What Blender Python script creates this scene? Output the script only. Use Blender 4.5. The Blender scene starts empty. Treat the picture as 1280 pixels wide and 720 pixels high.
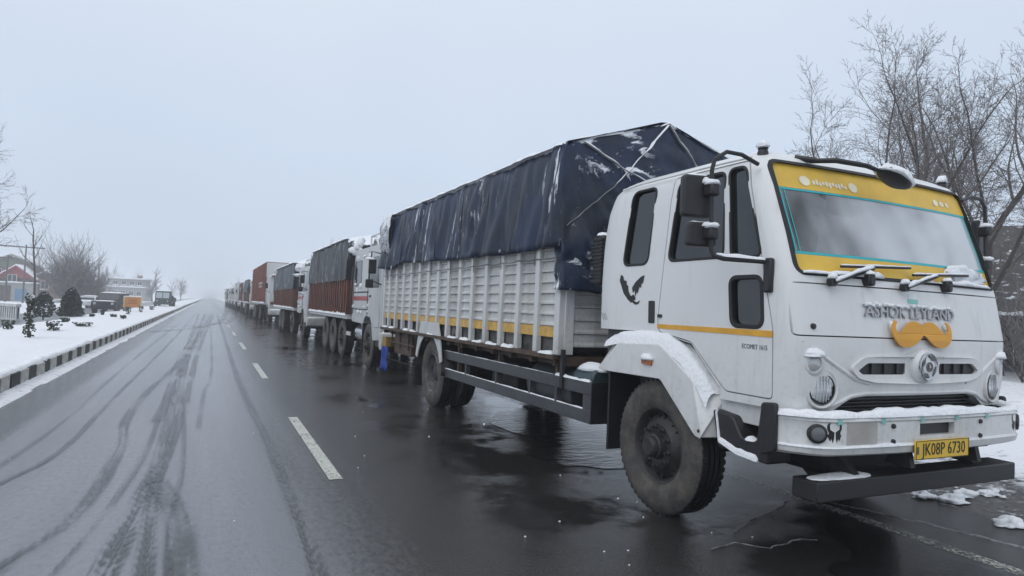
import bpy, bmesh, math, random
from mathutils import Vector, Matrix, noise
from mathutils.geometry import tessellate_polygon
R = math.radians
SC = bpy.context.scene
COL = SC.collection

# ------------------------------------------------------------------ camera
CAM_H, F_PX, ROLL, VPX, VPY = 1.45, 820.0, 0.043, 260.0, 371.0
_v = Vector(((VPX - 640) / F_PX, -(VPY - 360) / F_PX, 1.0)).normalized()
_u = Vector((math.tan(ROLL), 1.0, 0.0)); _u.z = -(_u.x * _v.x + _u.y * _v.y) / _v.z; _u.normalize()
_x = _u.cross(_v)
cam_d = bpy.data.cameras.new('camera'); cam = bpy.data.objects.new('camera', cam_d); COL.objects.link(cam)
right = Vector((_x.x, _v.x, _u.x)); up = Vector((_x.y, _v.y, _u.y)); fwd = Vector((_x.z, _v.z, _u.z))
M3 = Matrix((right, up, -fwd)).transposed()
cam.matrix_world = Matrix.Translation((0, 0, CAM_H)) @ M3.to_4x4()
cam_d.sensor_width = 36.0; cam_d.lens = 36.0 * F_PX / 1280.0
cam_d.clip_start = 0.05; cam_d.clip_end = 5000
SC.camera = cam

# ------------------------------------------------------------------ sky and sun (overcast, snowing)
SUN_DIR = Vector((-0.62, -0.42, 0.86)).normalized()
world = bpy.data.worlds.new('World'); SC.world = world; world.use_nodes = True
wn = world.node_tree; wn.nodes.clear()
def wnode(t, **k):
    n = wn.nodes.new(t)
    for a, b in k.items(): setattr(n, a, b)
    return n
w_out = wnode('ShaderNodeOutputWorld')
sky = wnode('ShaderNodeTexSky', sky_type='NISHITA', sun_disc=False)
sky.sun_elevation = math.asin(SUN_DIR.z); sky.sun_rotation = math.atan2(SUN_DIR.x, SUN_DIR.y)
bg1 = wnode('ShaderNodeBackground'); bg1.inputs['Strength'].default_value = 0.10
wn.links.new(sky.outputs[0], bg1.inputs['Color'])
tc = wnode('ShaderNodeTexCoord'); sp = wnode('ShaderNodeSeparateXYZ')
wn.links.new(tc.outputs['Generated'], sp.inputs[0])
wr = wnode('ShaderNodeValToRGB')
wr.color_ramp.elements[0].position = 0.0; wr.color_ramp.elements[0].color = (0.56, 0.655, 0.79, 1)
wr.color_ramp.elements[1].position = 0.9; wr.color_ramp.elements[1].color = (0.88, 0.92, 1.0, 1)
e = wr.color_ramp.elements.new(0.25); e.color = (0.655, 0.76, 0.91, 1)
wnz = wnode('ShaderNodeTexNoise'); wnz.inputs['Scale'].default_value = 1.6; wnz.inputs['Detail'].default_value = 3
wn.links.new(tc.outputs['Generated'], wnz.inputs['Vector'])
wma = wnode('ShaderNodeMath', operation='MULTIPLY_ADD'); wma.inputs[1].default_value = 0.5; wma.inputs[2].default_value = -0.25
wn.links.new(wnz.outputs[0], wma.inputs[0])
wad = wnode('ShaderNodeMath', operation='ADD'); wn.links.new(sp.outputs['Z'], wad.inputs[0]); wn.links.new(wma.outputs[0], wad.inputs[1])
wn.links.new(wad.outputs[0], wr.inputs[0])
bg2 = wnode('ShaderNodeBackground'); bg2.inputs['Strength'].default_value = 1.0
wn.links.new(wr.outputs[0], bg2.inputs['Color'])
wmx = wnode('ShaderNodeMixShader'); wmx.inputs[0].default_value = 0.92
wn.links.new(bg1.outputs[0], wmx.inputs[1]); wn.links.new(bg2.outputs[0], wmx.inputs[2])
wn.links.new(wmx.outputs[0], w_out.inputs['Surface'])

sun_d = bpy.data.lights.new('sun', 'SUN'); sun_d.energy = 0.85; sun_d.angle = R(50); sun_d.color = (1.0, 0.985, 0.955)
sun = bpy.data.objects.new('sun', sun_d); COL.objects.link(sun)
sun.rotation_euler = SUN_DIR.to_track_quat('Z', 'Y').to_euler(); sun.location = (-20, -20, 40)
SC.view_settings.view_transform = 'Standard'; SC.view_settings.look = 'None'
SC.view_settings.exposure = 0.0; SC.view_settings.gamma = 1.0
try: SC.view_settings.use_curve_mapping = False
except Exception: pass
SC.render.engine = 'CYCLES'
SC.cycles.use_denoising = True
SC.cycles.max_bounces = 8; SC.cycles.transparent_max_bounces = 16
SC.cycles.volume_bounces = 2
HAZE_DENSITY = 0.0027

# ------------------------------------------------------------------ helpers
def ray_point(px, py, depth):
    """world point seen at photo pixel (1280x720) at a camera depth; used only to lay the place out"""
    d = right * ((px - 640) / F_PX) + up * (-(py - 360) / F_PX) + fwd
    return Vector((0, 0, CAM_H)) + d * depth
def nz(x, y=0.0, z=0.0): return noise.noise(Vector((x, y, z)))

MATS = {}
class NT:
    def __init__(s, name):
        s.m = bpy.data.materials.new(name); s.m.use_nodes = True; s.t = s.m.node_tree; s.t.nodes.clear()
        s.out = s.n('ShaderNodeOutputMaterial')
    def n(s, t, **k):
        nd = s.t.nodes.new(t)
        for a, b in k.items(): setattr(nd, a, b)
        return nd
    def l(s, a, b): s.t.links.new(a, b)
    def setin(s, sock, v):
        if isinstance(v, bpy.types.NodeSocket): s.l(v, sock)
        elif isinstance(v, tuple) and len(v) == 3 and sock.type == 'RGBA': sock.default_value = (*v, 1)
        else: sock.default_value = v
    def math(s, op, a, b=0.0, c=0.0, clamp=False):
        nd = s.n('ShaderNodeMath', operation=op); nd.use_clamp = clamp
        for i, q in enumerate((a, b, c)): s.setin(nd.inputs[i], q)
        return nd.outputs[0]
    def mix(s, f, a, b):
        nd = s.n('ShaderNodeMix', data_type='RGBA')
        s.setin(nd.inputs[0], f); s.setin(nd.inputs[6], a); s.setin(nd.inputs[7], b)
        return nd.outputs[2]
    def lerp(s, f, a, b):
        nd = s.n('ShaderNodeMix', data_type='FLOAT')
        s.setin(nd.inputs[0], f); s.setin(nd.inputs[2], a); s.setin(nd.inputs[3], b)
        return nd.outputs[0]
    def coord(s, scale=(1, 1, 1), kind='Object'):
        tcn = s.n('ShaderNodeTexCoord'); mp = s.n('ShaderNodeMapping'); mp.inputs['Scale'].default_value = scale
        s.l(tcn.outputs[kind], mp.inputs[0]); return mp.outputs[0]
    def noise(s, scale=5, detail=4, rough=0.55, vec=None, dist=0.0):
        nd = s.n('ShaderNodeTexNoise'); nd.inputs['Scale'].default_value = scale; nd.inputs['Detail'].default_value = detail
        nd.inputs['Roughness'].default_value = rough; nd.inputs['Distortion'].default_value = dist
        s.l(vec if vec is not None else s.coord(), nd.inputs['Vector']); return nd.outputs[0]
    def step(s, x, a, b):
        nd = s.n('ShaderNodeMapRange', interpolation_type='SMOOTHSTEP')
        s.setin(nd.inputs['Value'], x); s.setin(nd.inputs['From Min'], a); s.setin(nd.inputs['From Max'], b)
        return nd.outputs[0]
    def bump(s, h, strength=0.3, dist=0.01):
        nd = s.n('ShaderNodeBump'); nd.inputs['Strength'].default_value = strength; nd.inputs['Distance'].default_value = dist
        s.l(h, nd.inputs['Height']); return nd.outputs[0]
    def princ(s, col, rough=0.5, metal=0.0, normal=None, spec=0.5, **k):
        p = s.n('ShaderNodeBsdfPrincipled')
        s.setin(p.inputs['Base Color'], col); s.setin(p.inputs['Roughness'], rough); s.setin(p.inputs['Metallic'], metal)
        s.setin(p.inputs['Specular IOR Level'], spec)
        if normal is not None: s.l(normal, p.inputs['Normal'])
        for a, b in k.items(): s.setin(p.inputs[a.replace('_', ' ')], b)
        return p
    def done(s, sh):
        s.l(sh.outputs[0] if hasattr(sh, 'outputs') else sh, s.out.inputs['Surface']); return s.m

def mat(name, col, rough=0.5, metal=0.0, var=0.18, scale=7.0, bump=0.0, bscale=60.0, spec=0.5, col2=None, amt=(0.55, 0.75), rvar=0.1, stretch=(1, 1, 1)):
    """a plain material with tonal drift, optional second colour in patches, and fine relief"""
    if name in MATS: return MATS[name]
    t = NT(name); v = t.coord(stretch)
    n1 = t.noise(scale, 5, 0.6, v)
    dark = tuple(c * (1 - var) for c in col); lite = tuple(min(1, c * (1 + var * 0.6)) for c in col)
    c = t.mix(t.step(n1, 0.3, 0.7), dark, lite)
    if col2: c = t.mix(t.step(t.noise(scale * 1.7, 6, 0.65, v, 0.4), *amt), c, col2)
    r = t.lerp(n1, max(0.02, rough - rvar), min(1, rough + rvar))
    nm = t.bump(t.noise(bscale, 3, 0.6, v), bump, 0.01) if bump else None
    MATS[name] = t.done(t.princ(c, r, metal, nm, spec)); return MATS[name]

class MB:
    def __init__(s): s.v = []; s.f = []; s.soft = False
    def add(s, vs, fs):
        o = len(s.v); s.v.extend([tuple(p) for p in vs]); s.f.extend([tuple(i + o for i in f) for f in fs]); return s
    def box(s, x0, x1, y0, y1, z0, z1):
        vs = [(x0, y0, z0), (x1, y0, z0), (x1, y1, z0), (x0, y1, z0), (x0, y0, z1), (x1, y0, z1), (x1, y1, z1), (x0, y1, z1)]
        return s.add(vs, [(0, 3, 2, 1), (4, 5, 6, 7), (0, 1, 5, 4), (1, 2, 6, 5), (2, 3, 7, 6), (3, 0, 4, 7)])
    def prism(s, poly, a, b, axis='x'):
        """polygon extruded along an axis; the polygon is (y,z) for x, (x,z) for y, (x,y) for z"""
        def P(p, q): return {'x': (q, p[0], p[1]), 'y': (p[0], q, p[1]), 'z': (p[0], p[1], q)}[axis]
        n = len(poly); vs = [P(p, a) for p in poly] + [P(p, b) for p in poly]
        return s.add(vs, [tuple(range(n))[::-1], tuple(range(n, 2 * n))] + [(i, (i + 1) % n, n + (i + 1) % n, n + i) for i in range(n)])
    def tube(s, pts, r, n=8, caps=True):
        pts = [Vector(p) for p in pts]; k = len(pts)
        rs = r if isinstance(r, (list, tuple)) else [r] * k
        base = len(s.v); prev = None
        for i, p in enumerate(pts):
            t = (pts[min(i + 1, k - 1)] - pts[max(i - 1, 0)])
            t = t.normalized() if t.length > 1e-9 else Vector((0, 0, 1))
            if prev is None:
                a = Vector((0, 0, 1)) if abs(t.z) < 0.9 else Vector((1, 0, 0)); nrm = t.cross(a).normalized()
            else:
                nrm = prev - t * prev.dot(t)
                nrm = nrm.normalized() if nrm.length > 1e-6 else t.orthogonal().normalized()
            prev = nrm; bi = t.cross(nrm)
            for j in range(n):
                an = 2 * math.pi * j / n; s.v.append(tuple(p + (nrm * math.cos(an) + bi * math.sin(an)) * rs[i]))
        for i in range(k - 1):
            for j in range(n):
                a0 = base + i * n + j; b0 = base + i * n + (j + 1) % n; s.f.append((a0, b0, b0 + n, a0 + n))
        if caps: s.f.append(tuple(base + j for j in range(n))[::-1]); s.f.append(tuple(base + (k - 1) * n + j for j in range(n)))
        return s
    def lathe(s, prof, c=(0, 0, 0), axis='x', n=32, close=False):
        """profile of (radius, position along the axis)"""
        base = len(s.v); k = len(prof); c = Vector(c)
        for (r, h) in prof:
            for j in range(n):
                a = 2 * math.pi * j / n; p, q = r * math.cos(a), r * math.sin(a)
                d = {'x': (h, p, q), 'y': (p, h, q), 'z': (p, q, h)}[axis]; s.v.append(tuple(c + Vector(d)))
        rng = range(k) if close else range(k - 1)
        for i in rng:
            i2 = (i + 1) % k
            for j in range(n):
                s.f.append((base + i * n + j, base + i * n + (j + 1) % n, base + i2 * n + (j + 1) % n, base + i2 * n + j))
        if not close:
            if prof[0][0] > 1e-6: s.f.append(tuple(base + j for j in range(n)))
            if prof[-1][0] > 1e-6: s.f.append(tuple(base + (k - 1) * n + j for j in range(n)))
        return s
    def grid(s, fn, nu, nv, wrap=False):
        base = len(s.v)
        for i in range(nu):
            for j in range(nv): s.v.append(tuple(fn(i / (nu - 1), j / (nv - 1))))
        for i in range(nu - 1):
            for j in range(nv - 1):
                a = base + i * nv + j; s.f.append((a, a + 1, a + nv + 1, a + nv))
        return s
    def blob(s, c, rx, ry, rz, seed=0, n=10, m=6, amp=0.25, flat=True):
        base = len(s.v); c = Vector(c); s.soft = True
        for i in range(m + 1):
            th = math.pi * i / m
            for j in range(n):
                ph = 2 * math.pi * j / n
                d = Vector((math.sin(th) * math.cos(ph), math.sin(th) * math.sin(ph), math.cos(th)))
                k = 1 + amp * nz(d.x * 1.7 + seed * 3.1, d.y * 1.7 + seed, d.z * 1.7)
                z = d.z * rz * k
                if flat and z < 0: z *= 0.15
                s.v.append(tuple(c + Vector((d.x * rx * k, d.y * ry * k, z))))
        for i in range(m):
            for j in range(n):
                a = base + i * n + j; b = base + i * n + (j + 1) % n; s.f.append((a, a + n, b + n, b))
        return s
    def mesh(s, name):
        me = bpy.data.meshes.new(name); me.from_pydata(s.v, [], s.f); me.update()
        bm = bmesh.new(); bm.from_mesh(me); bmesh.ops.recalc_face_normals(bm, faces=bm.faces); bm.to_mesh(me); bm.free()
        return me
    def build(s, name, m, parent=None, bevel=0.0, smooth=38, seg=2, solid=0.0):
        return put(name, s.mesh(name), m, parent, bevel, 180 if s.soft else smooth, seg, solid)

def finish(me, m, smooth=38):
    if m is not None: me.materials.clear(); me.materials.append(m)
    if smooth:
        me.polygons.foreach_set('use_smooth', [True] * len(me.polygons)); me.set_sharp_from_angle(angle=R(smooth))
    return me
def put(name, me, m, parent=None, bevel=0.0, smooth=38, seg=2, solid=0.0):
    finish(me, m, smooth)
    o = bpy.data.objects.new(name, me); COL.objects.link(o)
    if parent is not None: o.parent = parent
    if solid:
        md = o.modifiers.new('solid', 'SOLIDIFY'); md.thickness = solid; md.offset = 0
    if bevel:
        md = o.modifiers.new('bevel', 'BEVEL'); md.width = bevel; md.segments = seg; md.limit_method = 'ANGLE'; md.angle_limit = R(30)
    return o
def tag(o, label=None, cat=None, group=None, kind=None):
    if label: o['label'] = label
    if cat: o['category'] = cat
    if group: o['group'] = group
    if kind: o['kind'] = kind
    return o
def thing(name, label, cat, loc=(0, 0, 0), rz=0.0, group=None):
    o = bpy.data.objects.new(name, None); COL.objects.link(o); o.location = loc; o.rotation_euler = (0, 0, rz)
    o.empty_display_size = 0.2
    return tag(o, label, cat, group)
def dup(o, parent=None, loc=None):
    c = o.copy(); COL.objects.link(c); c.parent = parent
    if loc is not None: c.location = loc
    for ch in list(o.children): dup(ch, c)
    return c
def boolop(me, cut, op='DIFFERENCE'):
    a = bpy.data.objects.new('tmp_a', me); b = bpy.data.objects.new('tmp_b', cut)
    COL.objects.link(a); COL.objects.link(b)
    md = a.modifiers.new('b', 'BOOLEAN'); md.operation = op; md.object = b; md.solver = 'EXACT'
    dg = bpy.context.evaluated_depsgraph_get()
    r = bpy.data.meshes.new_from_object(a.evaluated_get(dg))
    bpy.data.objects.remove(a); bpy.data.objects.remove(b); return r
def rounded(poly, r, n=4):
    out = []; k = len(poly)
    for i in range(k):
        p = Vector(poly[i]); a = Vector(poly[i - 1]) - p; b = Vector(poly[(i + 1) % k]) - p
        d = min(r, a.length * 0.45, b.length * 0.45); s0 = p + a.normalized() * d; e0 = p + b.normalized() * d
        for j in range(n + 1):
            t = j / n; out.append(tuple((s0 * (1 - t) + p * t) * (1 - t) + (p * (1 - t) + e0 * t) * t))
    return out
def scaled(poly, k):
    cx = sum(p[0] for p in poly) / len(poly); cy = sum(p[1] for p in poly) / len(poly)
    return [(cx + (p[0] - cx) * k, cy + (p[1] - cy) * k) for p in poly]
def grown(poly, d):
    """outline pushed outward by d (inward when negative)"""
    k = len(poly); area = sum(poly[i][0] * poly[(i + 1) % k][1] - poly[(i + 1) % k][0] * poly[i][1] for i in range(k))
    sg = 1 if area > 0 else -1; out = []
    for i in range(k):
        p = Vector(poly[i]); a = (p - Vector(poly[i - 1])).normalized(); b = (Vector(poly[(i + 1) % k]) - p).normalized()
        na = Vector((a.y, -a.x)) * sg; nb = Vector((b.y, -b.x)) * sg; m = (na + nb)
        m = m.normalized() if m.length > 1e-6 else na
        out.append(tuple(p + m * d / max(0.5, m.dot(na))))
    return out
def lerp_tab(tab, x):
    if x <= tab[0][0]: return tab[0][1]
    for (a, b), (c, d) in zip(tab, tab[1:]):
        if x <= c: return b + (d - b) * (x - a) / (c - a)
    return tab[-1][1]
def resample(pts, step):
    pts = [Vector(p) for p in pts]; out = [pts[0]]
    for a, b in zip(pts, pts[1:]):
        n = max(1, int((b - a).length / step))
        for i in range(1, n + 1): out.append(a + (b - a) * i / n)
    return out
def snow_strip(mb, pts, w, h, seed=0.0, step=0.04, gaps=0.0):
    """a lumpy low ridge of settled snow along a path"""
    P = resample(pts, step); k = len(P); base = len(mb.v); N = 6
    for i, p in enumerate(P):
        t = P[min(i + 1, k - 1)] - P[max(i - 1, 0)]; t.z = 0
        side = Vector((-t.y, t.x, 0)); side = side.normalized() if side.length > 1e-6 else Vector((1, 0, 0))
        n1 = nz(p.x * 6 + seed, p.y * 6, p.z * 6); n2 = nz(p.x * 17 + seed, p.y * 17 + 5, p.z * 17)
        e = min(1, 2.2 * min(i + 0.15, k - 1 - i + 0.15) * step / max(w, 0.02)); e = math.sqrt(max(0.03, e))
        hh = h * max(0.12, 1 + 0.7 * n1 + 0.35 * n2 - gaps * max(0, nz(p.x * 3 - seed, p.y * 3, 7))) * e
        ww = w * (1 + 0.3 * n1 + 0.2 * n2) * e
        for j in range(N):
            a = math.pi * j / (N - 1)
            q = p + side * (math.cos(a) * ww * 0.5) + Vector((0, 0, math.sin(a) * hh))
            mb.v.append(tuple(q))
    for i in range(k - 1):
        for j in range(N - 1):
            a = base + i * N + j; mb.f.append((a, a + 1, a + N + 1, a + N))
        a = base + i * N; mb.f.append((a + N - 1, a, a + N, a + 2 * N - 1))
    mb.f.append(tuple(base + j for j in range(N))); mb.f.append(tuple(base + (k - 1) * N + j for j in range(N))[::-1])
    return mb
_fonts = {}
def text_mesh(s, size, ext, shear=0.0, squeeze=1.0, bold=0.0):
    c = bpy.data.curves.new('t', 'FONT'); c.body = s; c.size = size; c.extrude = ext; c.shear = shear; c.offset = bold
    c.align_x = 'CENTER'; c.align_y = 'CENTER'; c.space_character = 1.0; c.resolution_u = 2
    o = bpy.data.objects.new('t', c); COL.objects.link(o)
    dg = bpy.context.evaluated_depsgraph_get(); me = bpy.data.meshes.new_from_object(o.evaluated_get(dg))
    bpy.data.objects.remove(o)
    for v in me.vertices: v.co.x *= squeeze
    return me

# ------------------------------------------------------------------ materials
def make_snow(name='snow', dirt=0.0):
    if name in MATS: return MATS[name]
    t = NT(name); v = t.coord()
    n = t.noise(3.0, 6, 0.6, v); f = t.noise(38.0, 4, 0.6, v); g = t.noise(7.0, 5, 0.65, v)
    c = t.mix(n, (0.80, 0.82, 0.85), (0.87, 0.885, 0.90))
    if dirt: c = t.mix(t.math('MULTIPLY', t.step(g, 0.5, 0.72), dirt), c, (0.30, 0.29, 0.28))
    h = t.math('ADD', f, t.math('MULTIPLY', g, 2.0))
    MATS[name] = t.done(t.princ(c, 0.65, 0.0, t.bump(h, 0.5, 0.03), 0.3)); return MATS[name]
SNOW = make_snow(); DIRTY_SNOW = make_snow('dirty_snow', 0.55)

def make_truck_white(name, col, grime=0.5, rough=0.35):
    t = NT(name); v = t.coord(); tcn = t.n('ShaderNodeTexCoord'); s = t.n('ShaderNodeSeparateXYZ'); t.l(tcn.outputs['Object'], s.inputs[0])
    n = t.noise(2.2, 6, 0.62, v); st = t.noise(11.0, 6, 0.65, t.coord((1, 1, 0.10)))
    c = t.mix(n, tuple(q * 0.93 for q in col), col)
    low = t.step(s.outputs['Z'], 1.75, 0.6)
    spl = t.step(t.noise(26.0, 6, 0.7, v), 0.50, 0.72)
    g = t.math('MULTIPLY', t.math('ADD', t.math('MULTIPLY', low, t.step(n, 0.35, 0.75)), t.math('MULTIPLY', t.step(st, 0.52, 0.78), 0.5)), grime, clamp=True)
    c = t.mix(g, c, (0.30, 0.28, 0.25))
    c = t.mix(t.math('MULTIPLY', t.math('MULTIPLY', spl, low), grime * 0.5), c, (0.16, 0.14, 0.12))
    r = t.lerp(n, rough - 0.08, rough + 0.12)
    MATS[name] = t.done(t.princ(c, r, 0.0, t.bump(t.noise(3.5, 3, 0.5, v), 0.12, 0.03), 0.5, Coat_Weight=0.25, Coat_Roughness=0.12))
    return MATS[name]
WHITE = make_truck_white('cab_white_paint', (0.74, 0.742, 0.735), 0.5)
BODYWHITE = make_truck_white('cargo_body_paint', (0.62, 0.625, 0.62), 0.9, 0.55)
OLDWHITE = make_truck_white('weathered_white_paint', (0.60, 0.61, 0.605), 0.7, 0.45)
BLACK = mat('black_plastic', (0.018, 0.018, 0.020), 0.5, var=0.3)
RUBBER = mat('rubber_seal', (0.012, 0.012, 0.013), 0.6)
DARKMETAL = mat('dark_chassis', (0.020, 0.020, 0.021), 0.6, var=0.4, col2=(0.05, 0.038, 0.028), amt=(0.58, 0.75), bump=0.2)
GUARD = mat('grey_guard_paint', (0.060, 0.064, 0.070), 0.45, var=0.25, col2=(0.10, 0.09, 0.08), amt=(0.6, 0.8))
RUST = mat('rusty_steel', (0.085, 0.055, 0.040), 0.75, var=0.4, col2=(0.04, 0.03, 0.028), bump=0.3)
def make_tyre():
    t = NT('tyre_rubber'); v = t.coord()
    n = t.noise(7.0, 6, 0.65, v); f = t.noise(60.0, 4, 0.6, v)
    c = t.mix(t.step(n, 0.3, 0.75), (0.055, 0.051, 0.047), (0.130, 0.117, 0.103))
    c = t.mix(t.step(f, 0.55, 0.8), c, (0.03, 0.03, 0.03))
    MATS['tyre'] = t.done(t.princ(c, 0.72, 0.0, t.bump(f, 0.3, 0.01), 0.35)); return MATS['tyre']
TYRE = make_tyre()
TREAD = mat('tyre_tread_wet', (0.012, 0.012, 0.012), 0.35, var=0.3, bump=0.5, bscale=45)
RIM = mat('rim_grimy', (0.030, 0.028, 0.027), 0.55, 0.0, var=0.45, col2=(0.075, 0.06, 0.048), amt=(0.55, 0.78), bump=0.3)
RIMSTEEL = mat('rim_bare_steel', (0.16, 0.16, 0.165), 0.4, 0.4, var=0.4, col2=(0.05, 0.045, 0.04), amt=(0.5, 0.7))
YELLOW = mat('yellow_film', (0.72, 0.46, 0.055), 0.45, var=0.08)
AMBER = mat('amber_stripe', (0.70, 0.36, 0.03), 0.4, var=0.12)
STRIPE = mat('body_stripe_yellow', (0.62, 0.38, 0.09), 0.55, var=0.2, col2=(0.45, 0.38, 0.25), amt=(0.55, 0.75))
TEAL = mat('teal_line', (0.02, 0.42, 0.45), 0.4, var=0.1)
PALETEAL = mat('faded_teal', (0.22, 0.55, 0.50), 0.5, var=0.1)
CHROME = mat('dull_chrome', (0.55, 0.56, 0.58), 0.22, 0.9, var=0.1)
LETTER = mat('chrome_lettering', (0.42, 0.42, 0.43), 0.35, 0.6, var=0.1)
ORANGE = mat('mustache_orange', (0.70, 0.33, 0.02), 0.45, var=0.06)
PLATE = mat('plate_yellow', (0.78, 0.50, 0.03), 0.4, var=0.05)
INK = mat('black_ink', (0.012, 0.012, 0.013), 0.5)
INKGREY = mat('grey_ink', (0.10, 0.10, 0.105), 0.5)
SILVERTAPE = mat('faded_reflective_tape', (0.42, 0.40, 0.37), 0.5, var=0.15, col2=(0.33, 0.31, 0.29))
AMBERLENS = mat('amber_lens', (0.45, 0.12, 0.01), 0.15)
REDPAINT = mat('red_paint', (0.34, 0.03, 0.03), 0.4, var=0.2, col2=(0.6, 0.6, 0.6), amt=(0.62, 0.8))
INTERIOR = mat('cab_interior', (0.075, 0.075, 0.078), 0.8, var=0.3)
SEAT = mat('seat_fabric', (0.055, 0.055, 0.06), 0.9, var=0.3)
PALECLOTH = mat('pale_cloth', (0.72, 0.74, 0.78), 0.9, var=0.15)
GREENCLOTH = mat('green_bundle', (0.16, 0.42, 0.40), 0.8, var=0.2)
BLUECLOTH = mat('blue_cloth', (0.016, 0.050, 0.28), 0.75, var=0.35, scale=14)
ROPE = mat('rope_grey', (0.20, 0.20, 0.20), 0.9, var=0.3)

def make_glass(name, tint, fog=0.0, rough=0.02):
    t = NT(name)
    tr = t.n('ShaderNodeBsdfTransparent'); tr.inputs[0].default_value = (*tint, 1)
    gl = t.n('ShaderNodeBsdfGlossy'); gl.inputs['Roughness'].default_value = rough; gl.inputs[0].default_value = (0.95, 0.97, 1, 1)
    fr = t.n('ShaderNodeFresnel'); fr.inputs[0].default_value = 1.52
    fm = t.math('MULTIPLY_ADD', fr.outputs[0], 1.2, 0.02)
    mx = t.n('ShaderNodeMixShader'); t.l(fm, mx.inputs[0]); t.l(tr.outputs[0], mx.inputs[1]); t.l(gl.outputs[0], mx.inputs[2])
    sh = mx.outputs[0]
    if fog:
        df = t.n('ShaderNodeBsdfDiffuse'); df.inputs[0].default_value = (0.70, 0.73, 0.76, 1)
        tx = t.n('ShaderNodeTexCoord'); sx_ = t.n('ShaderNodeSeparateXYZ'); t.l(tx.outputs['Object'], sx_.inputs[0]); n = t.math('ADD', t.noise(1.3, 3, 0.5, t.coord((1, 1, 0.8)), 0.2), t.math('MULTIPLY', sx_.outputs['X'], 0.16)); k = t.math('MULTIPLY', t.step(n, 0.20, 0.64), fog)
        m2 = t.n('ShaderNodeMixShader'); t.l(k, m2.inputs[0]); t.l(sh, m2.inputs[1]); t.l(df.outputs[0], m2.inputs[2]); sh = m2.outputs[0]
    MATS[name] = t.done(sh); return MATS[name]
WINDSCREEN = make_glass('windscreen_fogged', (0.68, 0.72, 0.73), 0.85)
DARKGLASS = make_glass('tinted_side_glass', (0.10, 0.11, 0.125), 0.05)
LAMPGLASS = make_glass('lamp_glass', (0.92, 0.93, 0.95))

def make_tarp(name, col, col2, snow=0.0):
    t = NT(name); v = t.coord()
    n = t.noise(1.5, 6, 0.62, v); f = t.noise(11.0, 5, 0.6, t.coord((1, 1, 0.35)), 0.4)
    c = t.mix(t.step(n, 0.3, 0.72), col, col2)
    c = t.mix(t.math('MULTIPLY', t.step(f, 0.52, 0.8), 0.5), c, tuple(q * 1.7 + 0.01 for q in col))
    ge = t.n('ShaderNodeNewGeometry'); s = t.n('ShaderNodeSeparateXYZ'); t.l(ge.outputs['Normal'], s.inputs[0])
    sn = t.step(t.math('ADD', t.math('ADD', s.outputs['Z'], t.math('MULTIPLY', t.math('SUBTRACT', t.noise(9.0, 5, 0.65, v), 0.5), 0.9)), snow), 0.70, 0.82)
    c = t.mix(sn, c, (0.82, 0.84, 0.87))
    spk = t.step(t.noise(48.0, 3, 0.6, v), 0.70 - snow * 0.4, 0.76 - snow * 0.4)
    c = t.mix(t.math('MULTIPLY', spk, 0.7), c, (0.7, 0.72, 0.75))
    rot = t.n('ShaderNodeMapping'); rot.inputs['Rotation'].default_value = (0.75, 0, 0); rot.inputs['Scale'].default_value = (0.6, 9.0, 1.5); tcr = t.n('ShaderNodeTexCoord'); t.l(tcr.outputs['Object'], rot.inputs[0])
    stk = t.math('MULTIPLY', t.step(t.noise(1.5, 5, 0.65, rot.outputs[0]), 0.565, 0.62), t.step(t.noise(0.9, 3, 0.5, t.coord((1, 1, 0.7))), 0.45, 0.58))
    c = t.mix(stk, c, (0.76, 0.78, 0.81))
    r = t.lerp(n, 0.34, 0.52)
    MATS[name] = t.done(t.princ(c, r, 0.0, t.bump(t.math('ADD', f, t.math('MULTIPLY', t.noise(150.0, 2, 0.5, v), 0.2)), 0.35, 0.03), 0.4 if snow < .03 else 0.2)); return MATS[name]
TARP = make_tarp('navy_tarpaulin', (0.010, 0.0155, 0.027), (0.013, 0.027, 0.072))
TARP2 = make_tarp('charcoal_tarpaulin_snow_dusted', (0.010, 0.012, 0.015), (0.022, 0.024, 0.029), 0.05)

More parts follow.
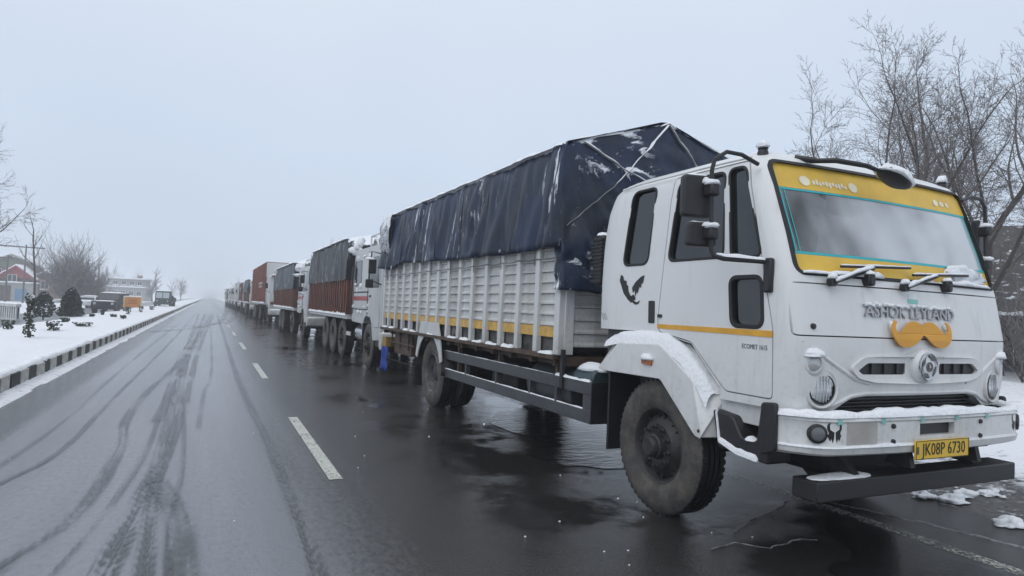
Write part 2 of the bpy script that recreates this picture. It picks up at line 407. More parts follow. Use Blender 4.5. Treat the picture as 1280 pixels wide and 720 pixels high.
# ------------------------------------------------------------------ ground, roads, verge
def make_road():
    t = NT('wet_asphalt_with_slush'); tcn = t.n('ShaderNodeTexCoord'); s = t.n('ShaderNodeSeparateXYZ'); t.l(tcn.outputs['Object'], s.inputs[0])
    X, Y = s.outputs['X'], s.outputs['Y']; v = t.coord()
    agg = t.noise(70.0, 3, 0.75, v); big = t.noise(0.55, 5, 0.6, v); mid = t.noise(2.5, 5, 0.6, v)
    lon = t.noise(1.6, 5, 0.6, t.coord((1, 0.07, 1))); grain = t.noise(26.0, 4, 0.7, t.coord((1, 0.5, 1)))
    asph = t.mix(t.step(agg, 0.3, 0.7), (0.010, 0.010, 0.011), (0.055, 0.053, 0.050))
    asph = t.mix(t.step(mid, 0.45, 0.75), asph, (0.036, 0.033, 0.030))
    # slush film on the running lane, ending raggedly near the lane line and near the kerb
    e = t.math('ADD', X, t.math('MULTIPLY', t.math('SUBTRACT', lon, 0.5), 1.1))
    e = t.math('ADD', e, t.math('MULTIPLY', t.math('SUBTRACT', grain, 0.5), 0.8))
    right_edge = t.step(e, 1.25, 0.25)
    e2 = t.math('ADD', X, t.math('MULTIPLY', t.math('SUBTRACT', grain, 0.5), 0.35))
    left_edge = t.step(e2, -1.80, -1.62)
    m = t.math('MULTIPLY', t.math('MULTIPLY', right_edge, left_edge), t.lerp(t.step(grain, 0.32, 0.6), 0.86, 1.0))
    slush = t.mix(t.step(lon, 0.3, 0.7), (0.195, 0.204, 0.224), (0.27, 0.282, 0.305))
    kerbside = t.step(X, -1.6, -1.75)
    asph = t.mix(t.math('MULTIPLY', kerbside, 0.7), asph, (0.075, 0.075, 0.078))
    c = t.mix(t.math('MULTIPLY', m, 0.92), asph, slush)
    pud = t.math('MULTIPLY', t.step(big, 0.44, 0.60), t.step(X, 1.2, 2.2))
    c = t.mix(t.math('MULTIPLY', pud, 0.5), c, (0.014, 0.014, 0.013))
    r = t.lerp(mid, 0.09, 0.25); r = t.lerp(m, r, t.lerp(grain, 0.16, 0.28)); r = t.lerp(pud, r, 0.045)
    bs = t.math('MULTIPLY', t.math('ADD', agg, t.math('MULTIPLY', grain, t.math('MULTIPLY', m, 1.0))), t.lerp(pud, 1.0, 0.06))
    nm = t.bump(bs, 0.45, 0.012)
    return t.done(t.princ(c, r, 0.0, nm, 0.5))
def sheet(name, x0, x1, y0, y1, z, m, nx=1, ny=1, fn=None):
    b = MB()
    b.grid(lambda a, c: (x0 + (x1 - x0) * a, y0 + (y1 - y0) * c, z + (fn(x0 + (x1 - x0) * a, y0 + (y1 - y0) * c) if fn else 0)), nx + 1, ny + 1)
    return b.build(name, m, None, smooth=60)
ROAD = make_road()
ground = tag(sheet('ground', -300, 300, -50, 900, -0.06, SNOW), kind='structure')
road = tag(sheet('road', -2.47, 5.6, -25, 890, 0.0, ROAD), kind='structure')
road2 = tag(sheet('far_carriageway', -9.2, -5.7, -25, 500, 0.10, mat('slushy_grey_tarmac', (0.16, 0.165, 0.175), 0.35, var=0.3, scale=1.5, col2=(0.45, 0.46, 0.48), amt=(0.55, 0.7), stretch=(1, 0.15, 1))), kind='structure')

# snowy gravel shoulder on the right
def make_shoulder():
    t = NT('slushy_gravel_shoulder'); v = t.coord(); tcn = t.n('ShaderNodeTexCoord'); s = t.n('ShaderNodeSeparateXYZ'); t.l(tcn.outputs['Object'], s.inputs[0])
    peb = t.n('ShaderNodeTexVoronoi'); peb.inputs['Scale'].default_value = 22; t.l(v, peb.inputs['Vector'])
    n = t.noise(2.6, 6, 0.7, v); f = t.noise(14.0, 5, 0.7, v)
    g = t.mix(peb.outputs['Distance'], (0.09, 0.085, 0.08), (0.035, 0.033, 0.031))
    k = t.math('ADD', t.math('MULTIPLY', n, 0.6), t.math('ADD', t.math('MULTIPLY', f, 0.45), t.math('MULTIPLY', t.math('SUBTRACT', s.outputs['X'], 6.0), 0.085)))
    m = t.step(k, 0.53, 0.68)
    c = t.mix(m, g, (0.78, 0.80, 0.83)); r = t.lerp(m, 0.3, 0.7)
    h = t.math('ADD', t.math('MULTIPLY', m, 1.4), t.math('MULTIPLY', peb.outputs['Distance'], -0.5))
    return t.done(t.princ(c, r, 0, t.bump(h, 0.6, 0.03), 0.4))
def sh_fn(x, y): return 0.05 * min(1, max(0, (x - 5.5) / 1.2)) * (1 + 0.6 * nz(x * 1.3, y * 1.3)) + 0.025 * nz(x * 3.1, y * 3.1, 4) * min(1, max(0, (x - 5.5) / .5))
shoulder = tag(sheet('shoulder', 5.5, 11.0, -4, 60, -0.004, make_shoulder(), 50, 300, sh_fn), kind='structure')
def rb_fn(x, y): return 0.30 * min(1, max(0, (x - 10.5) / 3.0)) + 0.10 * nz(x * 0.35, y * 0.35, 2) + 0.05 * nz(x * 1.1, y * 1.1)
verge = tag(sheet('snow_verge', 10.4, 60, -15, 120, -0.03, DIRTY_SNOW, 90, 160, rb_fn), kind='structure')

# raised median: snow field behind a black and white kerb
def med_fn(x, y):
    return 0.045 * nz(x * 0.6, y * 0.35) + 0.035 * nz(x * 1.9, y * 1.4, 3) + 0.02 * nz(x * 5, y * 4, 8) + 0.05 * math.sin(math.pi * min(1, max(0, (x + 5.6) / 3.0)))
median = tag(sheet('snow_median', -5.6, -2.60, -6, 160, 0.255, SNOW, 24, 520, med_fn), kind='structure')
tag(sheet('snow_median_far', -5.6, -2.60, 160, 520, 0.27, SNOW), kind='structure')
tag(MB().box(-5.66, -5.601, -6, 520, -0.05, 0.27).build('median_edge', mat('grey_concrete', (0.28, 0.28, 0.28), 0.7, col2=(0.6, 0.61, 0.63), amt=(0.55, 0.7)), None), kind='structure')
kerb = bpy.data.objects.new('kerb', None); COL.objects.link(kerb); tag(kerb, 'black and white painted kerb along the snowy median', kind='structure')
KB = mat('kerb_black_paint', (0.018, 0.019, 0.020), 0.55, var=0.3, scale=9, col2=(0.12, 0.12, 0.115), amt=(0.66, 0.82), bump=0.3)
KW = mat('kerb_white_paint', (0.50, 0.495, 0.47), 0.65, var=0.25, scale=9, col2=(0.20, 0.195, 0.18), amt=(0.55, 0.75), bump=0.3)
kme = []
rk = random.Random(4)
for m_ in (KB, KW):
    for q in range(2):
        me = MB().box(-0.16, 0.0, 0.004, 0.511, -0.03, 0.245).mesh('kerb_block'); kme.append(finish(me, m_, 30))
for i in range(150):
    o = bpy.data.objects.new('kerb_block', kme[(i % 2) * 2 + rk.randrange(2)]); COL.objects.link(o); o.parent = kerb
    o.location = (-2.45 + rk.uniform(-0.008, 0.008), 5.19 + i * 0.515, rk.uniform(-0.012, 0.008)); o.rotation_euler = (0, 0, rk.uniform(-0.01, 0.01))
    md = o.modifiers.new('bevel', 'BEVEL'); md.width = 0.012; md.segments = 2
b = MB()
for i in range(500): b.box(-2.61, -2.45, 82.44 + i * 0.515, 82.44 + i * 0.515 + 0.5, -0.03, 0.245) if i % 2 else b.box(-2.61, -2.452, 82.44 + i * 0.515, 82.44 + i * 0.515 + 0.5, -0.03, 0.242)
def far_kerb():
    t = NT('kerb_far_paint'); w = t.n('ShaderNodeTexWave', wave_type='BANDS', bands_direction='Y'); w.inputs['Scale'].default_value = 0.97 / 3.14
    t.l(t.coord(), w.inputs[0]); return t.done(t.princ(t.mix(t.step(w.outputs[1], 0.45, 0.55), (0.03, 0.03, 0.03), (0.40, 0.395, 0.37)), 0.6))
tag(b.build('kerb_run', far_kerb(), kerb), kind='stuff')
# snow lying on the kerb and a slushy rim at its foot
b = MB(); snow_strip(b, [(-2.56, 4, 0.232), (-2.56, 82, 0.232)], 0.17, 0.055, 3.0, 0.12); tag(b.build('kerb_snow_cap', SNOW, kerb), kind='stuff')
def foot(x, y):
    e = -2.20 + 0.07 * nz(y * 0.8, 1) + 0.03 * nz(y * 4, 2)
    d = (x + 2.45) / (e + 2.45)
    return 0.040 * max(0, 1 - d) ** 0.8 * (1 + 0.5 * nz(x * 9, y * 5)) - (0.03 if d > 1 else 0)
tag(sheet('snow_rim', -2.452, -2.08, 4, 140, 0.004, DIRTY_SNOW, 8, 900, foot), kind='structure')

# lane marks: worn white paint, each dash a piece of the road
def worn_paint(name, a, b_):
    t = NT(name); v = t.coord(); n = t.noise(30.0, 5, 0.7, v); g = t.noise(3.0, 4, 0.6, v)
    p = t.princ(t.mix(n, (0.42, 0.43, 0.38), (0.66, 0.66, 0.58)), 0.35); tr = t.n('ShaderNodeBsdfTransparent')
    mx = t.n('ShaderNodeMixShader'); t.l(t.step(t.math('ADD', t.math('MULTIPLY', n, 0.7), t.math('MULTIPLY', g, 0.3)), a, b_), mx.inputs[0]); t.l(tr.outputs[0], mx.inputs[1]); t.l(p.outputs[0], mx.inputs[2])
    return t.done(mx.outputs[0])
DASH = worn_paint('lane_paint', 0.36, 0.50); FAINT = worn_paint('faint_edge_paint', 0.42, 0.66)
dme = MB().grid(lambda a, c: (-0.055 + 0.11 * a, 3.05 * c, 0.0), 2, 8).mesh('lane_dash'); finish(dme, DASH, 0)
for i in range(26):
    o = bpy.data.objects.new('lane_dash', dme); COL.objects.link(o); o.parent = road; o.location = (1.03, 5.5 + i * 7.3, 0.004)
sheet('edge_line', 4.46, 4.58, -2, 160, 0.004, FAINT, 1, 40).parent = road

# tyre tracks pressed through the slush
def make_track():
    t = NT('wet_tyre_track'); uv = t.n('ShaderNodeUVMap'); s = t.n('ShaderNodeSeparateXYZ'); t.l(uv.outputs[0], s.inputs[0])
    U, V = s.outputs['X'], s.outputs['Y']; v = t.coord()
    d = t.math('ABSOLUTE', t.math('SUBTRACT', U, 0.5))
    w = t.n('ShaderNodeTexWave', wave_type='BANDS', bands_direction='Y'); w.inputs['Scale'].default_value = 2.4; w.inputs['Distortion'].default_value = 3.0; w.inputs['Detail'].default_value = 3
    cmb = t.n('ShaderNodeCombineXYZ'); t.l(t.math('ADD', V, t.math('MULTIPLY', d, 0.35)), cmb.inputs[1]); t.l(U, cmb.inputs[0]); t.l(cmb.outputs[0], w.inputs[0])
    cm2 = t.n('ShaderNodeCombineXYZ'); t.l(t.math('MULTIPLY', U, 7.0), cm2.inputs[0]); t.l(t.math('MULTIPLY', V, 0.55), cm2.inputs[1]); n = t.math('ADD', t.math('MULTIPLY', t.noise(1.0, 4, 0.65, cm2.outputs[0], 0.25), 0.65), t.math('MULTIPLY', t.noise(26.0, 5, 0.7, t.coord((1, 0.5, 1))), 0.38)); g = t.noise(0.9, 4, 0.6, t.coord((1, 0.5, 1)))
    a = t.math('MULTIPLY', t.step(d, 0.5, 0.22), t.step(t.math('ADD', t.math('MULTIPLY', n, 1.0), t.math('ADD', t.math('MULTIPLY', w.outputs[1], 0.07), t.math('MULTIPLY', g, 0.6))), 0.74, 0.96))
    at = t.n('ShaderNodeAttribute'); at.attribute_type = 'OBJECT'; at.attribute_name = 'strength'
    a = t.math('MULTIPLY', a, at.outputs['Fac'], clamp=True)
    p = t.princ(t.mix(n, (0.02, 0.02, 0.021), (0.05, 0.05, 0.052)), 0.22, 0, t.bump(n, 0.3, 0.01)); tr = t.n('ShaderNodeBsdfTransparent')
    mx = t.n('ShaderNodeMixShader'); t.l(a, mx.inputs[0]); t.l(tr.outputs[0], mx.inputs[1]); t.l(p.outputs[0], mx.inputs[2])
    return t.done(mx.outputs[0])
TRACK = make_track()
def smooth_path(pts, n=14):
    P = [Vector((p[0], p[1], 0)) for p in pts]; P = [P[0] * 2 - P[1]] + P + [P[-1] * 2 - P[-2]]; out = []
    for i in range(1, len(P) - 2):
        for k in range(n):
            t = k / n; a, b_, c, d = P[i - 1], P[i], P[i + 1], P[i + 2]
            out.append(0.5 * ((2 * b_) + (c - a) * t + (2 * a - 5 * b_ + 4 * c - d) * t * t + (3 * b_ - a - 3 * c + d) * t ** 3))
    out.append(P[-2]); return out
def track(pts, w, z, strength):
    P = smooth_path(pts); vs, fs, us = [], [], []; L = 0
    for i, p in enumerate(P):
        if i: L += (p - P[i - 1]).length
        t = (P[min(i + 1, len(P) - 1)] - P[max(i - 1, 0)]).normalized(); s = Vector((-t.y, t.x, 0))
        for k in (0, 1): vs.append(p + s * (w * (k - 0.5)) + Vector((0, 0, z))); us.append((k, L))
    for i in range(len(P) - 1): fs.append((2 * i, 2 * i + 1, 2 * i + 3, 2 * i + 2))
    me = bpy.data.meshes.new('tyre_track'); me.from_pydata([tuple(q) for q in vs], [], fs); uvl = me.uv_layers.new(name='UVMap')
    for lp in me.loops: uvl.data[lp.index].uv = us[lp.vertex_index]
    o = put('tyre_track', me, TRACK, road, smooth=0); o['strength'] = strength; return o
TR = [([(0.35, 60), (-0.30, 22), (-0.36, 17.7), (-0.38, 12.1), (-0.30, 7.05), (-0.34, 5.4), (-0.39, 4.4), (-0.46, 3.0)], 0.19, 1.0),
      ([(0.52, 60), (-0.10, 24), (-0.20, 11.1), (-0.25, 7.4), (-0.29, 5.85), (-0.26, 5.0), (-0.20, 3.0)], 0.14, 0.95),
      ([(0.77, 60), (0.60, 22), (0.57, 12), (0.63, 7.7), (0.63, 5.6), (0.62, 4.1), (0.60, 3.0)], 0.13, 0.95),
      ([(-0.90, 60), (-0.96, 26), (-1.10, 11.2), (-1.13, 7.3), (-1.33, 6.0), (-1.6, 4.6)], 0.08, 0.8),
      ([(-0.2, 60), (-0.36, 22), (-0.77, 10.3), (-0.67, 7.1), (-0.69, 5.1), (-0.9, 4.2), (-1.15, 3.0)], 0.14, 0.75),
      ([(-0.29, 5.85), (-0.10, 4.8), (-0.05, 3.9), (-0.02, 3.0)], 0.22, 0.6),
      ([(-0.05, 60), (-0.52, 20), (-0.50, 12), (-0.44, 7.5), (-0.5, 5.6), (-0.62, 4.2), (-0.8, 3.0)], 0.07, 0.7), ([(0.1, 60), (-0.30, 26), (-0.30, 13), (-0.16, 8), (-0.12, 6), (-0.14, 4.5), (-0.06, 3.0)], 0.06, 0.65), ([(-1.3, 40), (-1.42, 16), (-1.38, 9), (-1.5, 6)], 0.07, 0.5),
      ([(0.20, 60), (0.16, 18), (0.02, 11), (-0.02, 8.0)], 0.08, 0.45),
      ([(-0.6, 60), (-0.5, 30), (-0.42, 14), (-0.46, 8.5)], 0.16, 0.6),
      ([(1.9, 80), (0.9, 46), (-0.4, 34), (-2.0, 29)], 0.5, 0.55), ([(3.0, 80), (1.6, 48), (0.2, 38), (-2.0, 33.5)], 0.5, 0.5)]
for i, (p, w, s_) in enumerate(TR): track(p, w, 0.0035 + 0.0012 * i, s_)

# puddle with ripples behind the front wheel, and slush-filled cracks
def water_mat():
    t = NT('rippled_water'); v = t.coord((1, 1, 1)); w = t.n('ShaderNodeTexWave', wave_type='BANDS', bands_direction='Y'); w.inputs['Scale'].default_value = 1.3; w.inputs['Distortion'].default_value = 9; w.inputs['Detail'].default_value = 3; w.inputs['Detail Scale'].default_value = 0.9
    t.l(t.coord((0.45, 1, 1)), w.inputs[0]); h = t.math('ADD', t.noise(4.5, 5, 0.65, t.coord((0.6, 1.8, 1)), 1.5), t.math('MULTIPLY', t.noise(1.1, 3, 0.5, t.coord()), 1.2))
    return t.done(t.princ((0.014, 0.014, 0.013), 0.07, 0, t.bump(h, 0.30, 0.05), 0.5))
def outline_sheet(name, pts, z, m, parent=None, jag=0.05, seed=0):
    P = resample([(*p, 0) for p in pts + [pts[0]]], 0.12)[:-1]
    Q = [(p.x + jag * nz(p.x * 3, p.y * 3, seed), p.y + jag * 1.6 * nz(p.x * 3, p.y * 3, seed + 9), z) for p in P]
    tri = tessellate_polygon([[Vector(q) for q in Q]]); b = MB(); b.add(Q, tri); return b.build(name, m, parent, smooth=0)
WATER = water_mat()
tag(outline_sheet('puddle', [(3.1, 5.5), (3.6, 5.2), (4.3, 5.3), (4.9, 5.8), (5.1, 7.2), (4.7, 8.4), (3.8, 8.6), (3.3, 7.6), (3.45, 6.6), (3.0, 6.0)], 0.005, WATER, None, 0.12, 2), kind='structure')
tag(outline_sheet('puddle', [(3.3, 1.9), (3.9, 1.7), (4.5, 2.1), (4.3, 2.6), (4.42, 3.1), (4.1, 3.35), (3.85, 2.95), (3.4, 2.7)], 0.006, mat('still_dark_water', (0.012, 0.012, 0.012), 0.15, var=0.3, rvar=0.05, spec=0.5, bump=0.15, bscale=40), None, 0.10, 5), kind='structure')
b = MB()
for pts, w in (([(3.35, 3.45, 0), (3.7, 3.62, 0), (4.05, 3.75, 0), (4.35, 3.9, 0)], 0.02), ([(2.95, 3.25, 0), (3.2, 3.28, 0), (3.35, 3.12, 0), (3.6, 3.2, 0), (3.78, 3.15, 0)], 0.012), ([(4.62, 3.9, 0), (4.9, 3.2, 0), (5.1, 2.5, 0)], 0.05)):
    Q = [p + Vector((0.03 * nz(p.x * 9, p.y * 9), 0.03 * nz(p.x * 9, p.y * 9, 3), 0)) for p in resample(pts, 0.04)]
    snow_strip(b, Q, w, 0.005, 2.0, 0.05, 1.2)
tag(b.build('slush_crack', mat('grey_slush', (0.22, 0.225, 0.23), 0.5, var=0.5, scale=14, col2=(0.06, 0.06, 0.06), amt=(0.48, 0.6)), road), kind='stuff')
# snow clods knocked off the truck
CL = [((5.73, 3.45), .10, 'oval white snow clod right of the bumper bar, nearest the truck'), ((5.52, 2.91), .10, 'long snow clod at the right edge of the picture, lowest one'),
      ((5.98, 3.50), .09, 'snow clod lying second from the bumper bar on the slushy shoulder'), ((6.20, 3.42), .075, 'small snow clod farthest right behind the others on the shoulder'), ((5.62, 3.62), .085, 'rounded snow clod just behind the end of the black bumper bar')]
for i, (p, r_, lb) in enumerate(CL):
    tag(MB().blob((0, 0, 0), r_ * 1.3, r_ * 0.8, r_ * 0.5, i * 3 + 1, 26, 14, 0.7).build('snow_clod', SNOW), lb, 'snow clod', 'snow clods beside the front bumper').location = (*p, 0.008 + max(0, sh_fn(*p)))
b = MB(); rc = random.Random(9)
for i in range(46):
    x, y = rc.choice([(2.6 + rc.gauss(0, .35), 3.3 + rc.gauss(0, .5)), (5.9 + rc.gauss(0, .5), 3.3 + rc.gauss(0, .6)), (rc.uniform(-1.5, 3), rc.uniform(2.5, 9)), (6.2 + rc.gauss(0, .5), 4 + rc.gauss(0, 1.0))])
    r_ = rc.uniform(0.003, 0.008) if x < 5 else rc.uniform(0.008, 0.035)
    b.blob((x, y, 0.003 + (max(0, sh_fn(x, y)) if x > 5.5 else 0)), r_ * 1.3, r_, r_ * .6, i, 6, 4, .4)
tag(b.build('snow_crumbs', SNOW), 'scattered crumbs of snow on the wet asphalt', 'snow crumbs', kind='stuff')

# ------------------------------------------------------------------ the near truck
TO = Vector((4.13, 3.99, 0.0))      # ground under the middle of the front axle; local: x right, y to the rear, front at -y
TG = 'cargo trucks queued along the right side of the road'
truck = thing('cargo_truck', 'nearest white cab cargo truck with navy tarpaulin and yellow windscreen band', 'truck', TO, R(0.55), TG)

# --- wheels
def wheel_meshes():
    d = {}
    prof = [(0.27, 0.03), (0.30, 0.012), (0.35, 0.0), (0.41, -0.004), (0.455, 0.012), (0.485, 0.035), (0.492, 0.06)]
    w = 0.26
    for g in (0.085, 0.13, 0.175): prof += [(0.492, g - 0.012), (0.478, g - 0.008), (0.478, g + 0.008), (0.492, g + 0.012)]
    prof += [(0.492, w - .06), (0.485, w - .035), (0.455, w - .012), (0.41, w), (0.35, w), (0.29, w - .01), (0.27, w - .03)]
    m = MB().lathe(prof, n=56, close=True); m2 = m.mesh('tyre'); finish(m2, TYRE, 35); m2.materials.append(TREAD)
    for p in m2.polygons:
        c = p.center; p.material_index = 1 if math.hypot(c.y, c.z) > 0.474 else 0
    d['tyre'] = m2
    lug = MB()
    for i in range(56):
        a = 2 * math.pi * i / 56
        for x0, x1, da in ((0.03, 0.072, 0.0), (0.188, 0.23, 0.05)):
            c, s = math.cos(a + da), math.sin(a + da); t = Vector((0, -s, c)) * 0.016; rr = Vector((0, c, s))
            vs = []
            for x, r0 in ((x0, 0.46 if x0 < .1 else .488), (x1, 0.488 if x0 < .1 else .46)):
                for sg in (-1, 1): vs += [rr * r0 + t * sg + Vector((x, 0, 0)), rr * (0.4928) + t * sg + Vector((x, 0, 0))]
            lug.add(vs, [(0, 1, 3, 2), (4, 6, 7, 5), (0, 4, 5, 1), (2, 3, 7, 6), (1, 5, 7, 3)])
    d['lug'] = finish(lug.mesh('tread_block'), TREAD, 0)
    # front: disc dished outwards, hub proud
    d['rim_f'] = finish(MB().lathe([(0.275, 0.10), (0.285, 0.035), (0.275, 0.022), (0.262, 0.03), (0.25, 0.06), (0.235, 0.085), (0.19, 0.05), (0.165, 0.025), (0.12, 0.022), (0.10, 0.03), (0.0, 0.03), ], n=48).mesh('rim'), RIM, 40)
    d['hub_f'] = finish(MB().lathe([(0.095, 0.03), (0.09, -0.01), (0.078, -0.02), (0.075, -0.055), (0.062, -0.068), (0.0, -0.07)], n=28).mesh('hub'), RIM, 40)
    d['nut'] = finish(MB().lathe([(0.019, 0.025), (0.019, 0.0), (0.012, -0.004), (0.012, -0.03), (0.0, -0.032)], n=6).mesh('wheel_nut'), RIM, 30)
    d['hole'] = finish(MB().lathe([(0.032, 0.02), (0.036, -0.004), (0.030, -0.006), (0.028, 0.012), (0.0, 0.014)], n=14).mesh('vent_hole'), DARKMETAL, 30)
    # rear: deep dish
    d['rim_r'] = finish(MB().lathe([(0.275, 0.12), (0.287, 0.03), (0.275, 0.015), (0.262, 0.025), (0.25, 0.09), (0.235, 0.17), (0.18, 0.19), (0.15, 0.185), (0.14, 0.19), (0.0, 0.19)], n=48).mesh('rim'), RIMSTEEL, 40)
    d['hub_r'] = finish(MB().lathe([(0.13, 0.19), (0.125, 0.10), (0.11, 0.07), (0.07, 0.06), (0.0, 0.06)], n=24).mesh('hub'), RIM, 40)
    return d
WM = wheel_meshes()
def wheel(parent, x, y, kind='f', side=-1, nuts=True, r=0.49, steer=0.0):
    w = bpy.data.objects.new('wheel', WM['rim_' + kind]); COL.objects.link(w); w.parent = parent; w.location = (x, y, r)
    w.scale = (1, r / 0.492, r / 0.492)
    w.rotation_euler = (0, 0, (0 if side < 0 else math.pi) + steer)
    def ch(name, me, loc=(0, 0, 0)):
        o = bpy.data.objects.new(name, me); COL.objects.link(o); o.parent = w; o.location = loc; return o
    ch('tyre', WM['tyre'])
    if nuts: tag(ch('tread_blocks', WM['lug']), kind='stuff')
    ch('hub', WM['hub_' + kind])
    if nuts:
        for i in range(10):
            a = 2 * math.pi * i / 10 + 0.2
            if kind == 'f': ch('wheel_nut', WM['nut'], (0.012, 0.142 * math.cos(a), 0.142 * math.sin(a)))
            else: ch('wheel_nut', WM['nut'], (0.175, 0.165 * math.cos(a), 0.165 * math.sin(a)))
        if kind == 'f':
            for i in range(8):
                a = 2 * math.pi * i / 8; ch('vent_hole', WM['hole'], (0.062, 0.212 * math.cos(a), 0.212 * math.sin(a)))
    return w
wheel(truck, -1.075, 0.0, 'f', -1); wheel(truck, 1.075, 0.0, 'f', 1, False)
wheel(truck, -1.085, 5.2, 'r', -1); wheel(truck, -0.79, 5.2, 'r', -1, False); wheel(truck, 1.085, 5.2, 'r', 1, False); wheel(truck, 0.79, 5.2, 'r', 1, False)

# --- cab shell
ZF = [(.9, -1.265), (1.1, -1.295), (1.37, -1.30), (1.70, -1.24), (2.0, -1.145), (2.455, -0.98), (2.51, -.935), (2.56, -.85), (2.59, -.69)]
ZR = [(.9, .83), (1.75, .84), (2.1, .82), (2.36, .75), (2.47, .68), (2.53, .58), (2.57, .44), (2.59, .25)]
ZW = [(.9, 1.07), (1.75, 1.07), (2.3, 1.063), (2.45, 1.045), (2.51, 1.005), (2.56, .92), (2.59, .70)]
def bow(u, w):
    t = min(1, abs(u) / w); return 0.065 * t * t + 0.11 * (max(0, (t - 0.905) / 0.095)) ** 2
def front_v(u, z): return lerp_tab(ZF, z) + bow(u, lerp_tab(ZW, z))
def cab_ring(z, off):
    w = lerp_tab(ZW, z) - off; f = lerp_tab(ZF, z) + off; r = lerp_tab(ZR, z) - off
    P = []
    us = [-1, -.99, -.975, -.955, -.93, -.905, -.85, -.75, -.6, -.4, -.2, 0, .2, .4, .6, .75, .85, .905, .93, .955, .975, .99, 1]
    vc = f + bow(1, 1)
    for k in range(9): P.append((-w, r - 0.07 + (vc - r + 0.07) * k / 9))
    for q in us: P.append((q * w, f + bow(q, 1)))
    for k in range(1, 10): P.append((w, vc + (r - 0.07 - vc) * k / 9))
    P += [(w - 0.02, r - 0.02), (w - 0.07, r), (0, r), (-w + 0.07, r), (-w + 0.02, r - 0.02)]
    return [(p[0], p[1], z) for p in P]
def cab_solid(off, z0=0.93):
    zs = [z0 + off, 1.1, 1.25, 1.37, 1.5, 1.70, 1.85, 2.0, 2.15, 2.3, 2.40, 2.45, 2.48, 2.51, 2.535, 2.56, 2.575]
    b = MB(); n = None; base = 0
    rings = [cab_ring(z, off) for z in zs ]
    if off: rings = [[(p[0], p[1], min(p[2], 2.59 - off)) for p in r] for r in rings]
    top = [(p[0] * .8, p[1] * .8, 2.59 - off + (0.0 if not off else 0.001)) for p in rings[-1]]
    rings.append(top); n = len(rings[0])
    for r in rings: b.v.extend(r)
    for i in range(len(rings) - 1):
        for j in range(n): b.f.append((i * n + j, i * n + (j + 1) % n, (i + 1) * n + (j + 1) % n, (i + 1) * n + j))
    b.f.append(tuple(range(n))[::-1]); b.f.append(tuple(range((len(rings) - 1) * n, len(rings) * n)))
    return b.mesh('solid')
shell = boolop(cab_solid(0.0), cab_solid(0.045))
W1 = rounded([(0.40, 2.435), (0.10, 2.435), (0.17, 1.85), (0.49, 1.85)], 0.07, 5)
W2 = rounded([(-0.16, 2.43), (-0.62, 2.43), (-0.64, 1.86), (-0.08, 1.86)], 0.06, 5)
W3 = rounded([(-0.655, 2.44), (-0.80, 2.435), (-0.965, 1.85), (-0.715, 1.85)], 0.05, 5)
W4 = rounded([(-0.715, 1.715), (-0.97, 1.715), (-0.99, 1.415), (-0.74, 1.415)], 0.055, 5)
DOOR = rounded([(-0.10, 2.475), (-0.815, 2.475), (-0.875, 2.25), (-1.075, 1.40), (-1.085, 0.985), (-0.70, 0.985), (-0.36, 1.28), (0.0, 1.335), (0.02, 1.42)], 0.03, 3)
WS = rounded([(-0.985, 1.745), (0.985, 1.745), (0.975, 2.468), (-0.975, 2.468)], 0.06, 5)
lining = boolop(cab_solid(0.047, 0.98), cab_solid(0.075, 0.98))
for poly in (W1, W2, W3, W4):
    c = MB().prism(poly, -1.3, 1.3, 'x').mesh('c'); shell = boolop(shell, c); lining = boolop(lining, c.copy() if c.users else c)
def cutm(poly, a, b_, ax): return MB().prism(poly, a, b_, ax).mesh('c')
shell = boolop(shell, cutm(WS, -1.7, -0.80, 'y')); lining = boolop(lining, cutm(WS, -1.7, -0.70, 'y'))
arch = [(-0.655, 0.4), (-0.655, 1.0), (-0.36, 1.27), (0.0, 1.33), (1.2, 1.325), (1.2, 0.4)]
shell = boolop(shell, cutm(arch, -1.4, -0.62, 'x')); shell = boolop(shell, cutm(arch, 0.62, 1.4, 'x'))
FLAP = rounded([(-1.035, 1.375), (1.035, 1.375), (1.035, 1.685), (-1.035, 1.685)], 0.02, 3)
SL = rounded([(-0.60, 1.175), (-0.52, 1.222), (-0.17, 1.222), (-0.17, 1.152), (-0.56, 1.152)], 0.015, 3)
SR = [(-p[0], p[1]) for p in SL][::-1]
LO = rounded([(-0.80, 0.90), (-0.62, 1.005), (-0.50, 1.02), (0.50, 1.02), (0.62, 1.005), (0.80, 0.90)], 0.03, 3)
for poly in (SL, SR, LO): shell = boolop(shell, cutm(poly, -1.7, -1.0, 'y'))
# door and bonnet flap are pieces of their own with a real gap round them
for sx, nm in ((-1, 'door'), (1, 'door')):
    a, b_ = (-1.4, -0.955) if sx < 0 else (0.955, 1.4)
    dm = boolop(shell.copy(), cutm(grown(DOOR, -0.004), a, b_, 'x'), 'INTERSECT')
    d_o = put('door', dm, WHITE, truck, smooth=32)
    if sx < 0: DOOR_L = d_o
    else: DOOR_R = d_o
    shell = boolop(shell, cutm(grown(DOOR, 0.004), a, b_, 'x'))
fm = boolop(shell.copy(), cutm(grown(FLAP, -0.004), -1.7, -1.16, 'y'), 'INTERSECT'); flap = put('bonnet_flap', fm, WHITE, truck, smooth=32)
shell = boolop(shell, cutm(grown(FLAP, 0.004), -1.7, -1.16, 'y'))
put('cab_shell', shell, WHITE, truck, smooth=32)
put('cab_lining', lining, INTERIOR, truck, smooth=32)
MB().box(-1.0, 1.0, -1.18, 0.74, 0.99, 1.36).build('cab_floor', INTERIOR, truck)

